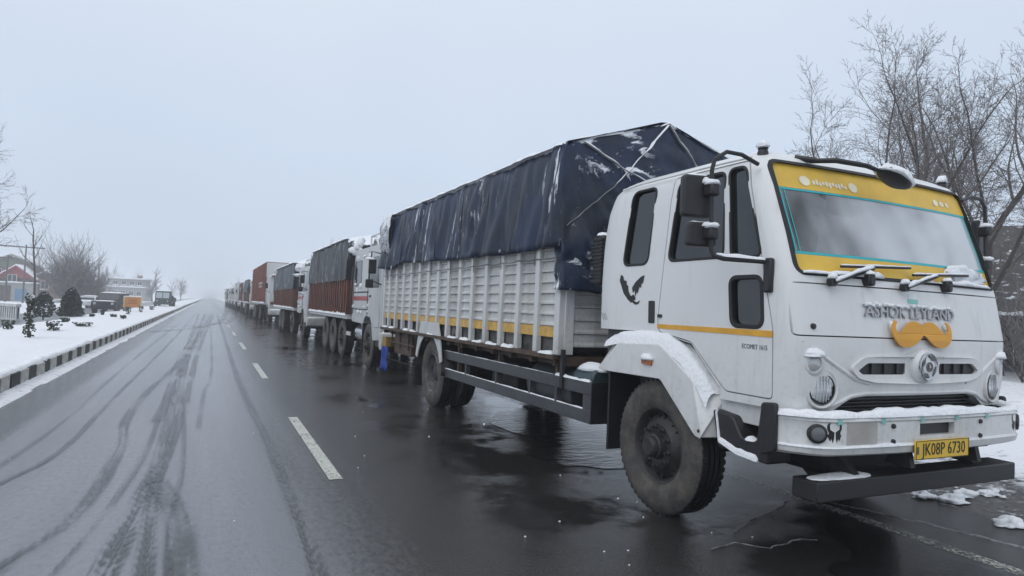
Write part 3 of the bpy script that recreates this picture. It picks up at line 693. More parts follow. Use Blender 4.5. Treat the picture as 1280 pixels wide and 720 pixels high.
def ring_x(poly, d_out, d_in, x0, x1):
    """rubber seal: a flat ring round an outline in the side plane"""
    A = grown(poly, d_out); Bq = grown(poly, -d_in); n = len(A); b = MB(); vs = []
    for x in (x0, x1): vs += [(x, *p) for p in A] + [(x, *p) for p in Bq]
    fs = []
    for i in range(n):
        j = (i + 1) % n
        fs += [(i, j, n + j, n + i), (2 * n + i, 3 * n + i, 3 * n + j, 2 * n + j), (i, 2 * n + i, 2 * n + j, j), (n + i, n + j, 3 * n + j, 3 * n + i)]
    b.add(vs, fs); return b
def side_u(z): return lerp_tab(ZW, z)
def shear_side(b, s, extra=0.0):
    """lean a side piece with the cab's tumblehome"""
    b.v = [((abs(p[0]) - (1.07 - side_u(p[2]))) * s, p[1], p[2]) for p in b.v]; return b
for s in (-1, 1):
    dpar = DOOR_L if s < 0 else DOOR_R
    for poly, par, nm in ((W1, truck, 'rear_window'), (W2, dpar, 'door_window'), (W3, dpar, 'quarter_window'), (W4, dpar, 'lower_window')):
        g = shear_side(MB().prism(grown(poly, 0.004), 1.040, 1.046, 'x'), s).build(nm, DARKGLASS, par, smooth=0)
        wd = 0.012 if nm != 'lower_window' else 0.02
        sl = shear_side(ring_x(poly, wd, 0.008, 1.044, 1.075), s).build('window_seal', RUBBER, g if par is truck else par, bevel=0.004)
    # rear half of the front pillar: black rubber shut line
    shear_side(MB().prism(grown(rounded([(0.02, 1.36), (-1.075, 1.352), (-1.075, 1.392), (0.02, 1.392)], .004, 1), 0.0), 1.068, 1.0735, 'x'), s).build('amber_stripe', AMBER, dpar)
    # outside handle recess with a black flap
    hd = MB().prism(rounded([(0.135, 1.565), (0.06, 1.565), (0.055, 1.395), (0.13, 1.395)], 0.012, 2), s * 1.066, s * 1.074, 'x').build('door_handle', BLACK, dpar)
    MB().box(min(s * 1.072, s * 1.088), max(s * 1.072, s * 1.088), 0.075, 0.115, 1.42, 1.54).build('handle_flap', mat('handle_grey', (0.05, 0.055, 0.05), 0.4), hd, bevel=0.006) if False else None
    shear_side(MB().prism(rounded([(0.015, 1.44), (-0.03, 1.44), (-0.03, 1.465), (0.015, 1.465)], .008, 2), 1.068, 1.08, 'x'), s).build('lock', BLACK, dpar)
# paper in the lower window
MB().prism([(-0.80, 1.60), (-0.88, 1.61), (-0.895, 1.47), (-0.80, 1.47)], -1.034, -1.030, 'x').build('paper_card', PALECLOTH, DOOR_L)
MB().lathe([(0.0, 0.0), (0.02, 0.0005), (0.02, 0.002), (0.0, 0.002)], (-1.0375, -0.843, 1.54), 'x', 12).build('card_mark', INKGREY, DOOR_L)
# small black model lettering under the stripe
me = text_mesh('ECOMET 1615', 0.042, 0.001, 0.0, 0.80)
me.transform(Matrix(((0, 0, -1, -1.0715), (-1, 0, 0, -0.935), (0, 1, 0, 1.285), (0, 0, 0, 1)))); put('model_lettering', me, INKGREY, DOOR_L, smooth=0)
# eagle decal on the sleeper wall
eag = MB()
def dec(poly, x=-1.0735): 
    tri = tessellate_polygon([[Vector((p[0], p[1], 0)) for p in poly]]); n = len(poly)
    eag.add([(x, p[0], p[1]) for p in poly], tri)
ex, ez = 0.355, 1.66
def E_(pts): return [(ex - a * 0.15, ez + c * 0.115) for a, c in pts]
dec(E_([(-1.05, 1.0), (-1.15, .6), (-.95, .15), (-.75, -.3), (-.3, -.8), (.0, -.6), (-.3, -.2), (-.35, .2), (-.5, .3), (-.5, .55), (-.75, .6), (-.85, .9)]))
dec(E_([(1.05, .9), (.75, .8), (.3, .45), (.0, .05), (.1, -.3), (.25, -.1), (.3, -.55), (.45, -.2), (.5, -.35), (.65, .1), (.8, .05), (.8, .3), (.95, .4)]))
dec(E_([(-.35, -.72), (-.1, -.55), (.15, -.4), (.3, -.55), (.35, -.75), (.15, -.8), (.45, -.95), (.75, -.8), (.6, -1.05), (.3, -1.1), (.1, -.95), (-.1, -.95)]))
eag.build('eagle_decal', INK, truck, smooth=0)
b = MB()
for q in range(3): b.add([(-1.0735, .78 - q * .025, 1.46 - q * .0), (-1.0735, .775 - q * .025, 1.46), (-1.0735, .735 - q * .025, 1.40), (-1.0735, .74 - q * .025, 1.40)], [(0, 1, 2, 3)])
b.build('claw_decal', INKGREY, truck, smooth=0)

# --- windscreen with films, seal and wipers
def ws_patch(poly_fn, u0, u1, z0, z1, off, nu, nz_):
    b = MB(); b.grid(lambda a, c: (u0 + (u1 - u0) * a, front_v(u0 + (u1 - u0) * a, z0(a) + (z1(a) - z0(a)) * c) + off, z0(a) + (z1(a) - z0(a)) * c), nu, nz_); return b
def front_fan(poly, off, thick):
    """outline in the front plane (x,z), wrapped on the cab's front"""
    n = len(poly); tri = tessellate_polygon([[Vector((p[0], p[1], 0)) for p in poly]])
    b = MB(); A = [(p[0], front_v(p[0], p[1]) - off, p[1]) for p in poly]; B_ = [(p[0], front_v(p[0], p[1]) - off - thick, p[1]) for p in poly]
    b.add(A + B_, [tuple(t) for t in tri] + [tuple(n + i for i in t) for t in tri] + [(i, (i + 1) % n, n + (i + 1) % n, n + i) for i in range(n)]); return b
def front_ring(poly, d_out, d_in, off0, off1):
    A = grown(poly, d_out); B_ = grown(poly, -d_in); n = len(A); vs = []; b = MB()
    for o in (off0, off1): vs += [(p[0], front_v(p[0], p[1]) - o, p[1]) for p in A] + [(p[0], front_v(p[0], p[1]) - o, p[1]) for p in B_]
    fs = []
    for i in range(n):
        j = (i + 1) % n; fs += [(i, j, n + j, n + i), (2 * n + i, 3 * n + i, 3 * n + j, 2 * n + j), (i, 2 * n + i, 2 * n + j, j), (n + i, n + j, 3 * n + j, 3 * n + i)]
    b.add(vs, fs); return b
def dens(poly, step=0.06):
    P = resample([(p[0], p[1], 0) for p in poly] + [(poly[0][0], poly[0][1], 0)], step)[:-1]; return [(p.x, p.y) for p in P]
wsg = MB(); wsg.grid(lambda a, c: ((-0.995 + 1.99 * a), front_v(-0.995 + 1.99 * a, 1.735 + 0.745 * c) + 0.022, 1.735 + 0.745 * c), 40, 14)
ws = wsg.build('windscreen', WINDSCREEN, truck, smooth=60)
front_ring(dens(WS), 0.013, 0.010, -0.03, 0.006).build('windscreen_seal', RUBBER, ws, bevel=0.003)
def ws_band(name, z0, z1, m, x=0.965, off=0.018):
    MB().grid(lambda a, c: (-x + 2 * x * a, front_v(-x + 2 * x * a, z0 + (z1 - z0) * c) + off, z0 + (z1 - z0) * c), 40, 5).build(name, m, ws, smooth=60)
ws_band('yellow_sun_strip', 2.295, 2.458, YELLOW); ws_band('yellow_sill_strip', 1.752, 1.862, YELLOW)
ws_band('teal_line', 2.280, 2.294, TEAL); ws_band('teal_line', 1.863, 1.880, TEAL)
for s in (-1, 1):
    MB().grid(lambda a, c: (s * (0.935 + 0.012 * a) , front_v(s * (0.935 + 0.012 * a), 1.880 + 0.400 * c) + 0.017, 1.880 + 0.400 * c), 2, 12).build('teal_line', TEAL, ws, smooth=60)
    MB().grid(lambda a, c: (s * (0.905 + 0.006 * a) , front_v(s * (0.905 + 0.006 * a), 1.880 + 0.400 * c) + 0.017, 1.880 + 0.400 * c), 2, 12).build('teal_line', TEAL, ws, smooth=60)
# pale lettering on the sun strip: two round emblems joined by a worn line of script
PW = mat('pale_lettering', (0.80, 0.74, 0.55), 0.5, var=0.1)
b = MB()
def wsdot(u, z, ru, rz, n=12):
    P = [(u + ru * math.cos(2 * math.pi * i / n), z + rz * math.sin(2 * math.pi * i / n)) for i in range(n)]; b.v, b.f = b.v, b.f
    o = len(b.v); b.v.extend([(p[0], front_v(p[0], p[1]) + 0.0145, p[1]) for p in P]); b.f.append(tuple(range(o, o + n)))
wsdot(-0.72, 2.3553, 0.045, 0.034); wsdot(-0.30, 2.3550, 0.040, 0.034)
for i in range(11):
    u = -0.645 + i * 0.0275; wsdot(u, 2.352 + 0.006 * math.sin(i * 2.3), 0.012, 0.018 + 0.005 * math.sin(i * 1.7), 8)
b2 = b; b2.build('strip_lettering', PW, ws, smooth=0)
b = MB(); wsdot(0.60, 2.355, .03, .025); wsdot(0.68, 2.355, .03, .02); wsdot(0.75, 2.355, .02, .02); b.build('strip_lettering', PW, ws, smooth=0)
# packed snow along the foot of the glass
b = MB()
snow_strip(b, [(u / 20, front_v(u / 20, 1.77) - 0.012, 1.745) for u in range(-19, -5)], 0.045, 0.038, 5.0, 0.03, 0.5)
snow_strip(b, [(u / 20, front_v(u / 20, 1.77) - 0.012, 1.745) for u in range(2, 19)], 0.045, 0.03, 8.0, 0.03, 0.8)
b.blob((0.56, front_v(.56, 1.84) - 0.002, 1.815), 0.15, 0.02, 0.06, 3, 22, 12, .9, False); b.blob((0.74, front_v(.74, 1.84) - 0.002, 1.80), 0.12, 0.02, 0.05, 7, 18, 10, .8, False)
b.build('windscreen_snow', SNOW, ws)
def wiper(px, mid, bl0, bl1):
    b = MB(); q = lambda u, z, o: (u, front_v(u, z) - o, z)
    b.tube([q(*px, 0.02), q(*px, 0.055)], 0.03, 10); b.tube([q(*px, 0.05), q(*mid, 0.035)], [0.016, 0.009], 6)
    w = b.build('wiper', BLACK, truck)
    P = [q(bl0[0] + (bl1[0] - bl0[0]) * k / 8, bl0[1] + (bl1[1] - bl0[1]) * k / 8, 0.022) for k in range(9)]
    MB().tube(P, 0.009, 6).build('wiper_blade', BLACK, w)
    b = MB(); snow_strip(b, [q(*px, 0.058), q((px[0] + mid[0]) / 2, (px[1] + mid[1]) / 2 + .012, 0.05), q(mid[0], mid[1] + .008, 0.035)], 0.03, 0.02, px[0], 0.02)
    snow_strip(b, [(p[0], p[1] - 0.002, p[2] + 0.006) for p in P], 0.016, 0.013, px[0] + 4, 0.03)
    b.blob((px[0], front_v(*px) - 0.04, px[1] + 0.02), 0.035, 0.03, 0.03, 3, 8, 5); b.build('wiper_snow', SNOW, w)
wiper((-0.78, 1.700), (-0.40, 1.80), (-0.66, 1.80), (-0.03, 1.83)); wiper((-0.16, 1.700), (0.22, 1.79), (-0.02, 1.785), (0.62, 1.82))
for u in (-0.46, 0.30):
    o = MB().box(u - 0.03, u + 0.03, front_v(u, 1.72) - 0.055, front_v(u, 1.72) + 0.01, 1.69, 1.765).build('wiper_pivot', BLACK, truck, bevel=0.015)
    MB().blob((u, front_v(u, 1.72) - 0.03, 1.763), 0.034, 0.032, 0.024, u * 7, 10, 6).build('pivot_snow', SNOW, o)
# interior seen through the fogged glass
for s in (-1, 1):
    st = MB().box(s * 0.55 - 0.27, s * 0.55 + 0.27, -0.45, 0.05, 1.36, 1.52).build('seat', SEAT, truck, bevel=0.05)
    MB().box(s * 0.55 - 0.25, s * 0.55 + 0.25, 0.0, 0.13, 1.52, 2.1).build('seat_back', SEAT, st, bevel=0.05)
MB().box(-0.98, 0.98, -1.13, -0.86, 1.36, 1.66).build('dashboard', INTERIOR, truck, bevel=0.04)
MB().blob((-0.02, -0.93, 1.63), 0.25, 0.08, 0.27, 4, 16, 10, 0.35).build('green_bundle', GREENCLOTH, truck)
MB().grid(lambda a, c: (-0.40 + 1.25 * a, -0.80 + 0.03 * math.sin(a * 9) + 0.02 * math.sin(c * 5 + a * 4), 1.6 + 0.5 * c - 0.03 * a), 20, 8).build('hanging_cloth', PALECLOTH, truck, solid=0.006)
stw = MB(); stw.lathe([(0.21, 0), (0.225, 0.012), (0.21, 0.024), (0.195, 0.012)], (0, 0, 0), 'z', 28, True); sw = stw.build('steering_wheel', BLACK, truck); sw.location = (0.55, -0.72, 1.74); sw.rotation_euler = (R(25), 0, 0)
MB().box(-0.22, 0.22, -0.012, 0.012, -0.012, 0.012).build('spoke', BLACK, sw)
MB().lathe([(0.0, 0), (0.10, 0.0), (0.11, 0.03), (0.0, 0.03)], (-0.30, -0.93, 2.19), 'y', 20).build('cab_fan', BLACK, truck)
MB().lathe([(0.155, 0), (0.165, 0.01), (0.155, 0.02)], (-0.30, -0.95, 2.19), 'y', 24, True).build('fan_guard', BLACK, truck)

# --- front: flap lettering, moustache, badge, grille, lamps
def wrap_text(s, size, u, z, off, m, name, par, sq=1.0, shear=0.0, ext=0.004, base=None, bold=0.0):
    me = text_mesh(s, size, ext, shear, sq, bold)
    for v in me.vertices:
        x, y, d = v.co; uu = u + x; zz = z + y; v.co = (uu, (front_v(uu, zz) if base is None else base(uu)) - off - d, zz)
    return put(name, me, m, par, smooth=0)
wrap_text('ASHOK LEYLAND', 0.100, -0.085, 1.535, 0.008, LETTER, 'maker_lettering', flap, 1.10, 0.18, 0.006, None, 0.0012)
b = MB(); rs = random.Random(3)
for k in range(30):
    u = -0.50 + k * 0.0285
    if rs.random() < 0.8: b.blob((u, front_v(u, 1.57) - 0.012, 1.576 + rs.uniform(-0.006, 0.006)), 0.02, 0.012, 0.013, k, 8, 5, .5, False)
b.build('lettering_snow', SNOW, flap)
sp_ = front_fan(rounded([(-0.10, 1.60), (0.0, 1.60), (0.0, 1.625), (-0.10, 1.625)], .004, 2), 0.0, 0.002).build('teal_sticker', PALETEAL, flap, smooth=0)
front_fan(rounded([(-0.09, 1.628), (-0.01, 1.628), (-0.01, 1.66), (-0.09, 1.66)], .004, 2), 0.0, 0.002).build('pale_sticker', mat('pale_sticker', (.7, .75, .75), .4), flap, smooth=0)
def moustache():
    half = [(0.0, 0.035), (0.05, 0.062), (0.11, 0.06), (0.16, 0.028), (0.21, -0.015), (0.245, -0.022), (0.262, 0.0), (0.262, 0.03), (0.245, 0.055), (0.265, 0.066), (0.292, 0.035), (0.298, -0.01), (0.285, -0.06), (0.245, -0.105), (0.19, -0.125), (0.12, -0.115), (0.06, -0.08), (0.02, -0.045), (0.0, -0.035)]
    L = [(-a, c) for a, c in half][::-1]
    P = half + L[1:-1]
    P3 = [Vector((p[0], p[1], 0)) for p in P]; n = len(P3); out = []
    for i in range(n):
        a, b_, c, d = P3[i - 1], P3[i], P3[(i + 1) % n], P3[(i + 2) % n]
        for k in range(3):
            t = k / 3; out.append(0.5 * ((2 * b_) + (c - a) * t + (2 * a - 5 * b_ + 4 * c - d) * t * t + (3 * b_ - a - 3 * c + d) * t ** 3))
    return [(-0.035 + q.x * 0.98, 1.43 + q.y * 0.86) for q in out]
front_fan(moustache(), 0.022, 0.010).build('moustache_sign', ORANGE, flap, smooth=0)
b = MB()
for u, z in ((-0.31, 1.455), (0.225, 1.46)): b.blob((u, front_v(u, z) - 0.018, z), 0.025, 0.01, 0.03, u * 5, 8, 5, .4, False)
b.build('moustache_snow', SNOW, flap)
MB().lathe([(0.0, -0.012), (0.016, -0.010), (0.018, 0.0), (0.018, 0.02)], (-0.93, front_v(-0.93, 1.43) - 0.002, 1.43), 'y', 14).build('flap_lock', BLACK, flap)
# raised grille band with its two slots, and the fold lines sweeping to the corners
band = rounded([(-0.66, 1.19), (-0.56, 1.255), (-0.42, 1.262), (-0.20, 1.262), (-0.12, 1.29), (-0.05, 1.315), (0.05, 1.315), (0.12, 1.29), (0.20, 1.262), (0.42, 1.262), (0.56, 1.255), (0.66, 1.19), (0.60, 1.13), (0.46, 1.105), (0, 1.092), (-0.46, 1.105), (-0.60, 1.13)], 0.03, 3)
bm_ = front_fan(dens(band, 0.03), -0.012, 0.034).mesh('grille_band')
for poly in (SL, SR): bm_ = boolop(bm_, cutm(poly, -1.7, -1.0, 'y'))
gb = put('grille_band', bm_, WHITE, truck, bevel=0.008, smooth=40)
for s in (-1, 1):
    P = [(-1.00, 1.345), (-0.93, 1.30), (-0.85, 1.255), (-0.72, 1.185), (-0.60, 1.125), (-0.48, 1.098)]
    MB().tube([(s * u * -1, front_v(u, z) + 0.004, z) for u, z in P], [0.006, 0.012, 0.014, 0.015, 0.016, 0.014], 8).build('fold_line', WHITE, truck)
    P = [(-0.80, 0.955), (-0.70, 0.985), (-0.62, 1.02), (-0.50, 1.036), (0, 1.036)]
    MB().tube([(s * u * -1, front_v(u, z) + 0.002, z) for u, z in P], 0.014, 8).build('opening_lip', WHITE, truck)
for poly in (SL, SR): front_fan(grown(poly, 0.003), -0.012, 0.004).build('grille_insert', BLACK, truck, smooth=0)
for u in (-0.47, -0.36, -0.25, 0.22, 0.33, 0.44): MB().box(u, u + 0.025, front_v(u, 1.18) - 0.002, front_v(u, 1.18) + 0.012, 1.155, 1.22).build('grille_bar', BLACK, truck)
MB().box(-0.82, 0.82, -1.15, -1.12, 0.80, 1.035).build('radiator', DARKMETAL, truck)
for k in range(6): MB().box(-0.75, 0.75, -1.19, -1.15, 0.90 + k * 0.022, 0.906 + k * 0.022).build('radiator_slat', INKGREY, truck)
# maker's round badge: white boss, grey ring, dark swirl arcs and centre
bx, bz = -0.02, 1.205; by = front_v(bx, bz)
bad = MB().lathe([(0.0, -0.055), (0.075, -0.053), (0.088, -0.045), (0.092, -0.035), (0.098, -0.03), (0.108, -0.02), (0.112, 0.02)], (bx, by, bz), 'y', 40).build('badge', WHITE, truck)
MB().lathe([(0.077, -0.0535), (0.083, -0.058), (0.089, -0.0535), (0.089, -0.044)], (bx, by, bz), 'y', 40).build('badge_ring', CHROME, bad)
b = MB()
for k in range(4):
    a0 = k * math.pi / 2 + 0.5; P = []
    for i in range(9):
        t = i / 8; a = a0 + t * 1.15; P.append((0.070 * math.cos(a), 0.070 * math.sin(a)))
    for i in range(9):
        t = 1 - i / 8; a = a0 + t * 1.15; r_ = 0.070 - 0.030 * math.sin(math.pi * t) * (0.5 + t * .5) - 0.002; P.append((r_ * math.cos(a), r_ * math.sin(a)))
    n = len(P); tri = tessellate_polygon([[Vector((p[0], p[1], 0)) for p in P]]); b.add([(bx + p[0], by - 0.0575, bz + p[1]) for p in P], tri)
b.build('badge_swirl', INKGREY, bad, smooth=0)
MB().lathe([(0.030, -0.055), (0.030, -0.060), (0.022, -0.060), (0.022, -0.055)], (bx, by, bz), 'y', 24, True).build('badge_centre_ring', INKGREY, bad)
MB().box(bx - 0.012, bx - 0.004, by - 0.061, by - 0.054, bz - 0.016, bz + 0.016).box(bx - 0.004, bx + 0.014, by - 0.061, by - 0.054, bz - 0.016, bz - 0.008).build('badge_letter', INKGREY, bad)
HLENS = mat('ribbed_lamp_lens', (0.62, 0.64, 0.66), 0.10, 0.35, var=0.35, scale=3, stretch=(1, 1, 8))
LAMPFLUTE = mat('lens_flute', (0.42, 0.44, 0.46), 0.15, 0.3)
# headlamps and indicators
for s in (-1, 1):
    def lam(prof, n=30): return MB().lathe(prof, (0, 0, 0), 'y', n)
    u, z = s * 0.850, 1.065
    hb = lam([(0.126, 0.05), (0.120, -0.004), (0.112, -0.010), (0.100, -0.004), (0.092, 0.03), (0.088, 0.05)]).build('headlamp', WHITE, truck)
    hb.location = (u, front_v(u, z) + 0.004, z); hb.rotation_euler = (0, 0, s * 0.17)
    lam([(0.092, 0.0), (0.092, -0.006), (0.084, -0.008), (0.084, 0.03)]).build('headlamp_rim', BLACK, hb)
    lam([(0.086, 0.004), (0.07, 0.03), (0.04, 0.05), (0.0, 0.055)]).build('reflector', CHROME, hb)
    lam([(0.0, -0.016), (0.04, -0.013), (0.07, -0.004), (0.085, 0.006)]).build('lens', HLENS, hb)
    for k in range(-3, 4): MB().box(k * 0.022 - 0.0018, k * 0.022 + 0.0018, -0.019 + 0.0016 * k * k, -0.006 + 0.0016 * k * k, -math.sqrt(max(0, .078 ** 2 - (k * .022) ** 2)), math.sqrt(max(0, .078 ** 2 - (k * .022) ** 2))).build('lens_rib', LAMPFLUTE, hb)
    u, z = s * 0.925, 1.212
    ib = lam([(0.080, 0.06), (0.074, -0.004), (0.060, -0.014), (0.05, -0.015), (0.045, -0.006)], 24).build('indicator', WHITE, truck)
    ib.location = (u, front_v(u, z) + 0.006, z); ib.rotation_euler = (0, 0, s * 0.30)
    lam([(0.0, -0.021), (0.03, -0.018), (0.047, -0.008)], 20).build('indicator_lens', mat('clear_lens', (0.5, 0.5, 0.5), 0.12, 0.3), ib)
    MB().blob((0, -0.008, 0.045), 0.066, 0.04, 0.045, s * 3, 16, 10).build('indicator_snow', SNOW, ib)

# --- bumper
def bump_v(u):
    t = abs(u); return -1.40 + 0.05 * t * t + (0.20 * (max(0, (t - 0.86) / 0.27)) ** 2.2)
def bumper_pts(n=41): return [(-1.12 + 2.24 * i / (n - 1)) for i in range(n)]
b = MB(); sec = [(0.0, .925), (-0.012, .918), (-0.02, .895), (-0.012, .885), (-0.012, .76), (-0.022, .745), (-0.012, .71), (0.02, .695), (0.05, .70), (0.05, .925)]
us = bumper_pts(); n = len(sec)
for u in us:
    for d, z in sec: b.v.append((u, bump_v(u) + d, z - 0.012 * (1 - abs(u)) * (z < .72)))
for i in range(len(us) - 1):
    for j in range(n): b.f.append((i * n + j, i * n + (j + 1) % n, (i + 1) * n + (j + 1) % n, (i + 1) * n + j))
b.f.append(tuple(range(n))); b.f.append(tuple(range((len(us) - 1) * n, len(us) * n))[::-1])
bump_me = boolop(b.mesh('bumper'), MB().box(-0.19, 0.15, -1.6, -1.30, 0.795, 0.868).mesh('c'))
bumper = put('bumper', bump_me, WHITE, truck, smooth=32)
MB().box(-0.20, 0.16, -1.375, -1.345, 0.785, 0.880).build('tow_recess', BLACK, bumper)
for s in (-1, 1): MB().prism(rounded([(bump_v(1.12) + 0.08, .97), (bump_v(1.12) - 0.03, .98), (bump_v(1.12) - 0.03, .70), (bump_v(1.12) + 0.08, .66)], 0.02, 2), s * 1.118, s * 1.150, 'x').build('bumper_end_cap', BLACK, bumper, bevel=0.008)
b = MB(); snow_strip(b, [(u, bump_v(u) + 0.02, 0.915) for u in us], 0.09, 0.042, 2.0, 0.03); b.build('bumper_snow', SNOW, bumper)
b = MB(); snow_strip(b, [(u, bump_v(u) - 0.018, 0.744) for u in us[:26]], 0.02, 0.014, 6.0, 0.03, 0.8); b.build('bumper_lip_snow', SNOW, bumper)
def on_bump(poly, off, th):
    nn = len(poly); tri = tessellate_polygon([[Vector((p[0], p[1], 0)) for p in poly]]); b = MB()
    A = [(p[0], bump_v(p[0]) - off, p[1]) for p in poly] + [(p[0], bump_v(p[0]) - off - th, p[1]) for p in poly]
    b.add(A, [tuple(t) for t in tri] + [tuple(nn + i for i in t) for t in tri] + [(i, (i + 1) % nn, nn + (i + 1) % nn, nn + i) for i in range(nn)]); return b
on_bump(rounded([(-0.80, .75), (-0.56, .75), (-0.56, .888), (-0.80, .888)], .004, 1), 0.0105, 0.003).build('reflective_tape', SILVERTAPE, bumper, smooth=0)
for u in (-0.43, 0.43):
    for z in (0.86, 0.77): MB().lathe([(0.0, -0.026), (0.013, -0.024), (0.016, -0.010), (0.016, 0.0)], (u, bump_v(u), z), 'y', 10).build('bumper_bolt', BLACK, bumper)
for u in (-0.86, -0.52, -0.18, 0.16, 0.5): on_bump([(u - .02, .88), (u + .02, .88), (u + .012, .912), (u, .90), (u - .012, .914)], 0.021, 0.001).build('teal_mark', PALETEAL, bumper, smooth=0)
for s in (-1, 1):
    u = s * 0.975; y = bump_v(u)
    fl = MB().lathe([(0.055, 0.03), (0.055, -0.020), (0.046, -0.026)], (0, 0, 0), 'y', 24).build('fog_lamp', BLACK, bumper); fl.location = (u, y, 0.825); fl.rotation_euler = (0, 0, s * 0.5)
    MB().lathe([(0.0, -0.030), (0.03, -0.029), (0.047, -0.023)], (0, 0, 0), 'y', 24).build('fog_lens', mat('smoked_lens', (0.16, 0.165, 0.17), 0.2, 0.2), fl)
    # horned mask sticker
    hx = s * 0.885
    for sg in (-1, 1):
        on_bump([(hx + sg * .004, .835), (hx + sg * .03, .85), (hx + sg * .034, .875), (hx + sg * .022, .895), (hx + sg * .045, .88), (hx + sg * .048, .855), (hx + sg * .036, .83), (hx + sg * .045, .815), (hx + sg * .03, .785), (hx + sg * .022, .80), (hx + sg * .014, .775), (hx + sg * .006, .80)][::sg], 0.0105, 0.002).build('mask_sticker', INK, bumper, smooth=0)
# number plate
pl = MB().box(-0.27, 0.255, -1.438, -1.428, 0.655, 0.772).build('number_plate', PLATE, bumper, bevel=0.004)
me = text_mesh('JK08P 6730', 0.105, 0.001, 0.0, 0.86)
me.transform(Matrix(((1, 0, 0, 0.005), (0, 0, -1, -1.4395), (0, 1, 0, 0.713), (0, 0, 0, 1)))); put('plate_characters', me, INK, pl, smooth=0)
b = MB(); b.tube([(-0.265, -1.4395, .66), (0.25, -1.4395, .66), (0.25, -1.4395, .768), (-0.265, -1.4395, .768), (-0.265, -1.4395, .66)], 0.0022, 4); b.build('plate_border', INK, pl)
MB().box(-0.258, -0.238, -1.4395, -1.4375, 0.69, 0.735).build('plate_mark', INKGREY, pl)
# lower bar, brackets and black steps
bar = MB().box(-0.98, 0.955, -1.345, -1.165, 0.435, 0.55).build('under_run_bar', BLACK, truck, bevel=0.008)
b = MB(); snow_strip(b, [(-0.95, -1.26, 0.548), (-0.45, -1.26, 0.548)], 0.13, 0.012, 1, 0.04, 0.9); b.build('bar_snow', SNOW, bar)
for u in (-0.62, 0.55): MB().prism([(-1.30, 0.56), (-1.10, 0.72), (-0.8, 0.75), (-0.8, 0.66), (-1.18, 0.56)], u, u + 0.05, 'x').build('bar_bracket', DARKMETAL, bar)
for u in (-0.25, 0.42): MB().prism([(-1.38, 0.69), (-1.28, 0.69), (-1.22, 0.60), (-1.4, 0.60)], u, u + 0.04, 'x').build('bar_bracket', DARKMETAL, bar)
for s in (-1, 1):
    st = MB().prism(rounded([(-1.12, 0.96), (-1.10, 0.60), (-0.68, 0.62), (-0.62, 0.86), (-0.80, 0.84), (-0.88, 0.72), (-1.0, 0.72), (-1.03, 0.96)], 0.02, 2), s * 0.92, s * 1.10, 'x').build('cab_step', BLACK, truck, bevel=0.01)
    b = MB(); snow_strip(b, [(s * 1.03, -1.06, 0.955), (s * 1.03, -1.10, 0.955)], .1, .04, 2, .02); snow_strip(b, [(s * 1.08, -0.99, 0.715), (s * 1.08, -0.90, 0.715)], .08, .03, 3, .02)
    snow_strip(b, [(s * 1.10, -0.66, 0.86), (s * 1.102, -0.70, 0.66), (s * 1.10, -0.85, 0.615), (s * 1.10, -1.02, 0.602)], .03, .03, 4, .02); b.build('step_snow', SNOW, st)
    MB().box(min(s * 1.0, s * 1.03), max(s * 1.0, s * 1.03), -1.10, -0.60, 0.80, 0.99).build('sill_panel', WHITE, truck, bevel=0.006)

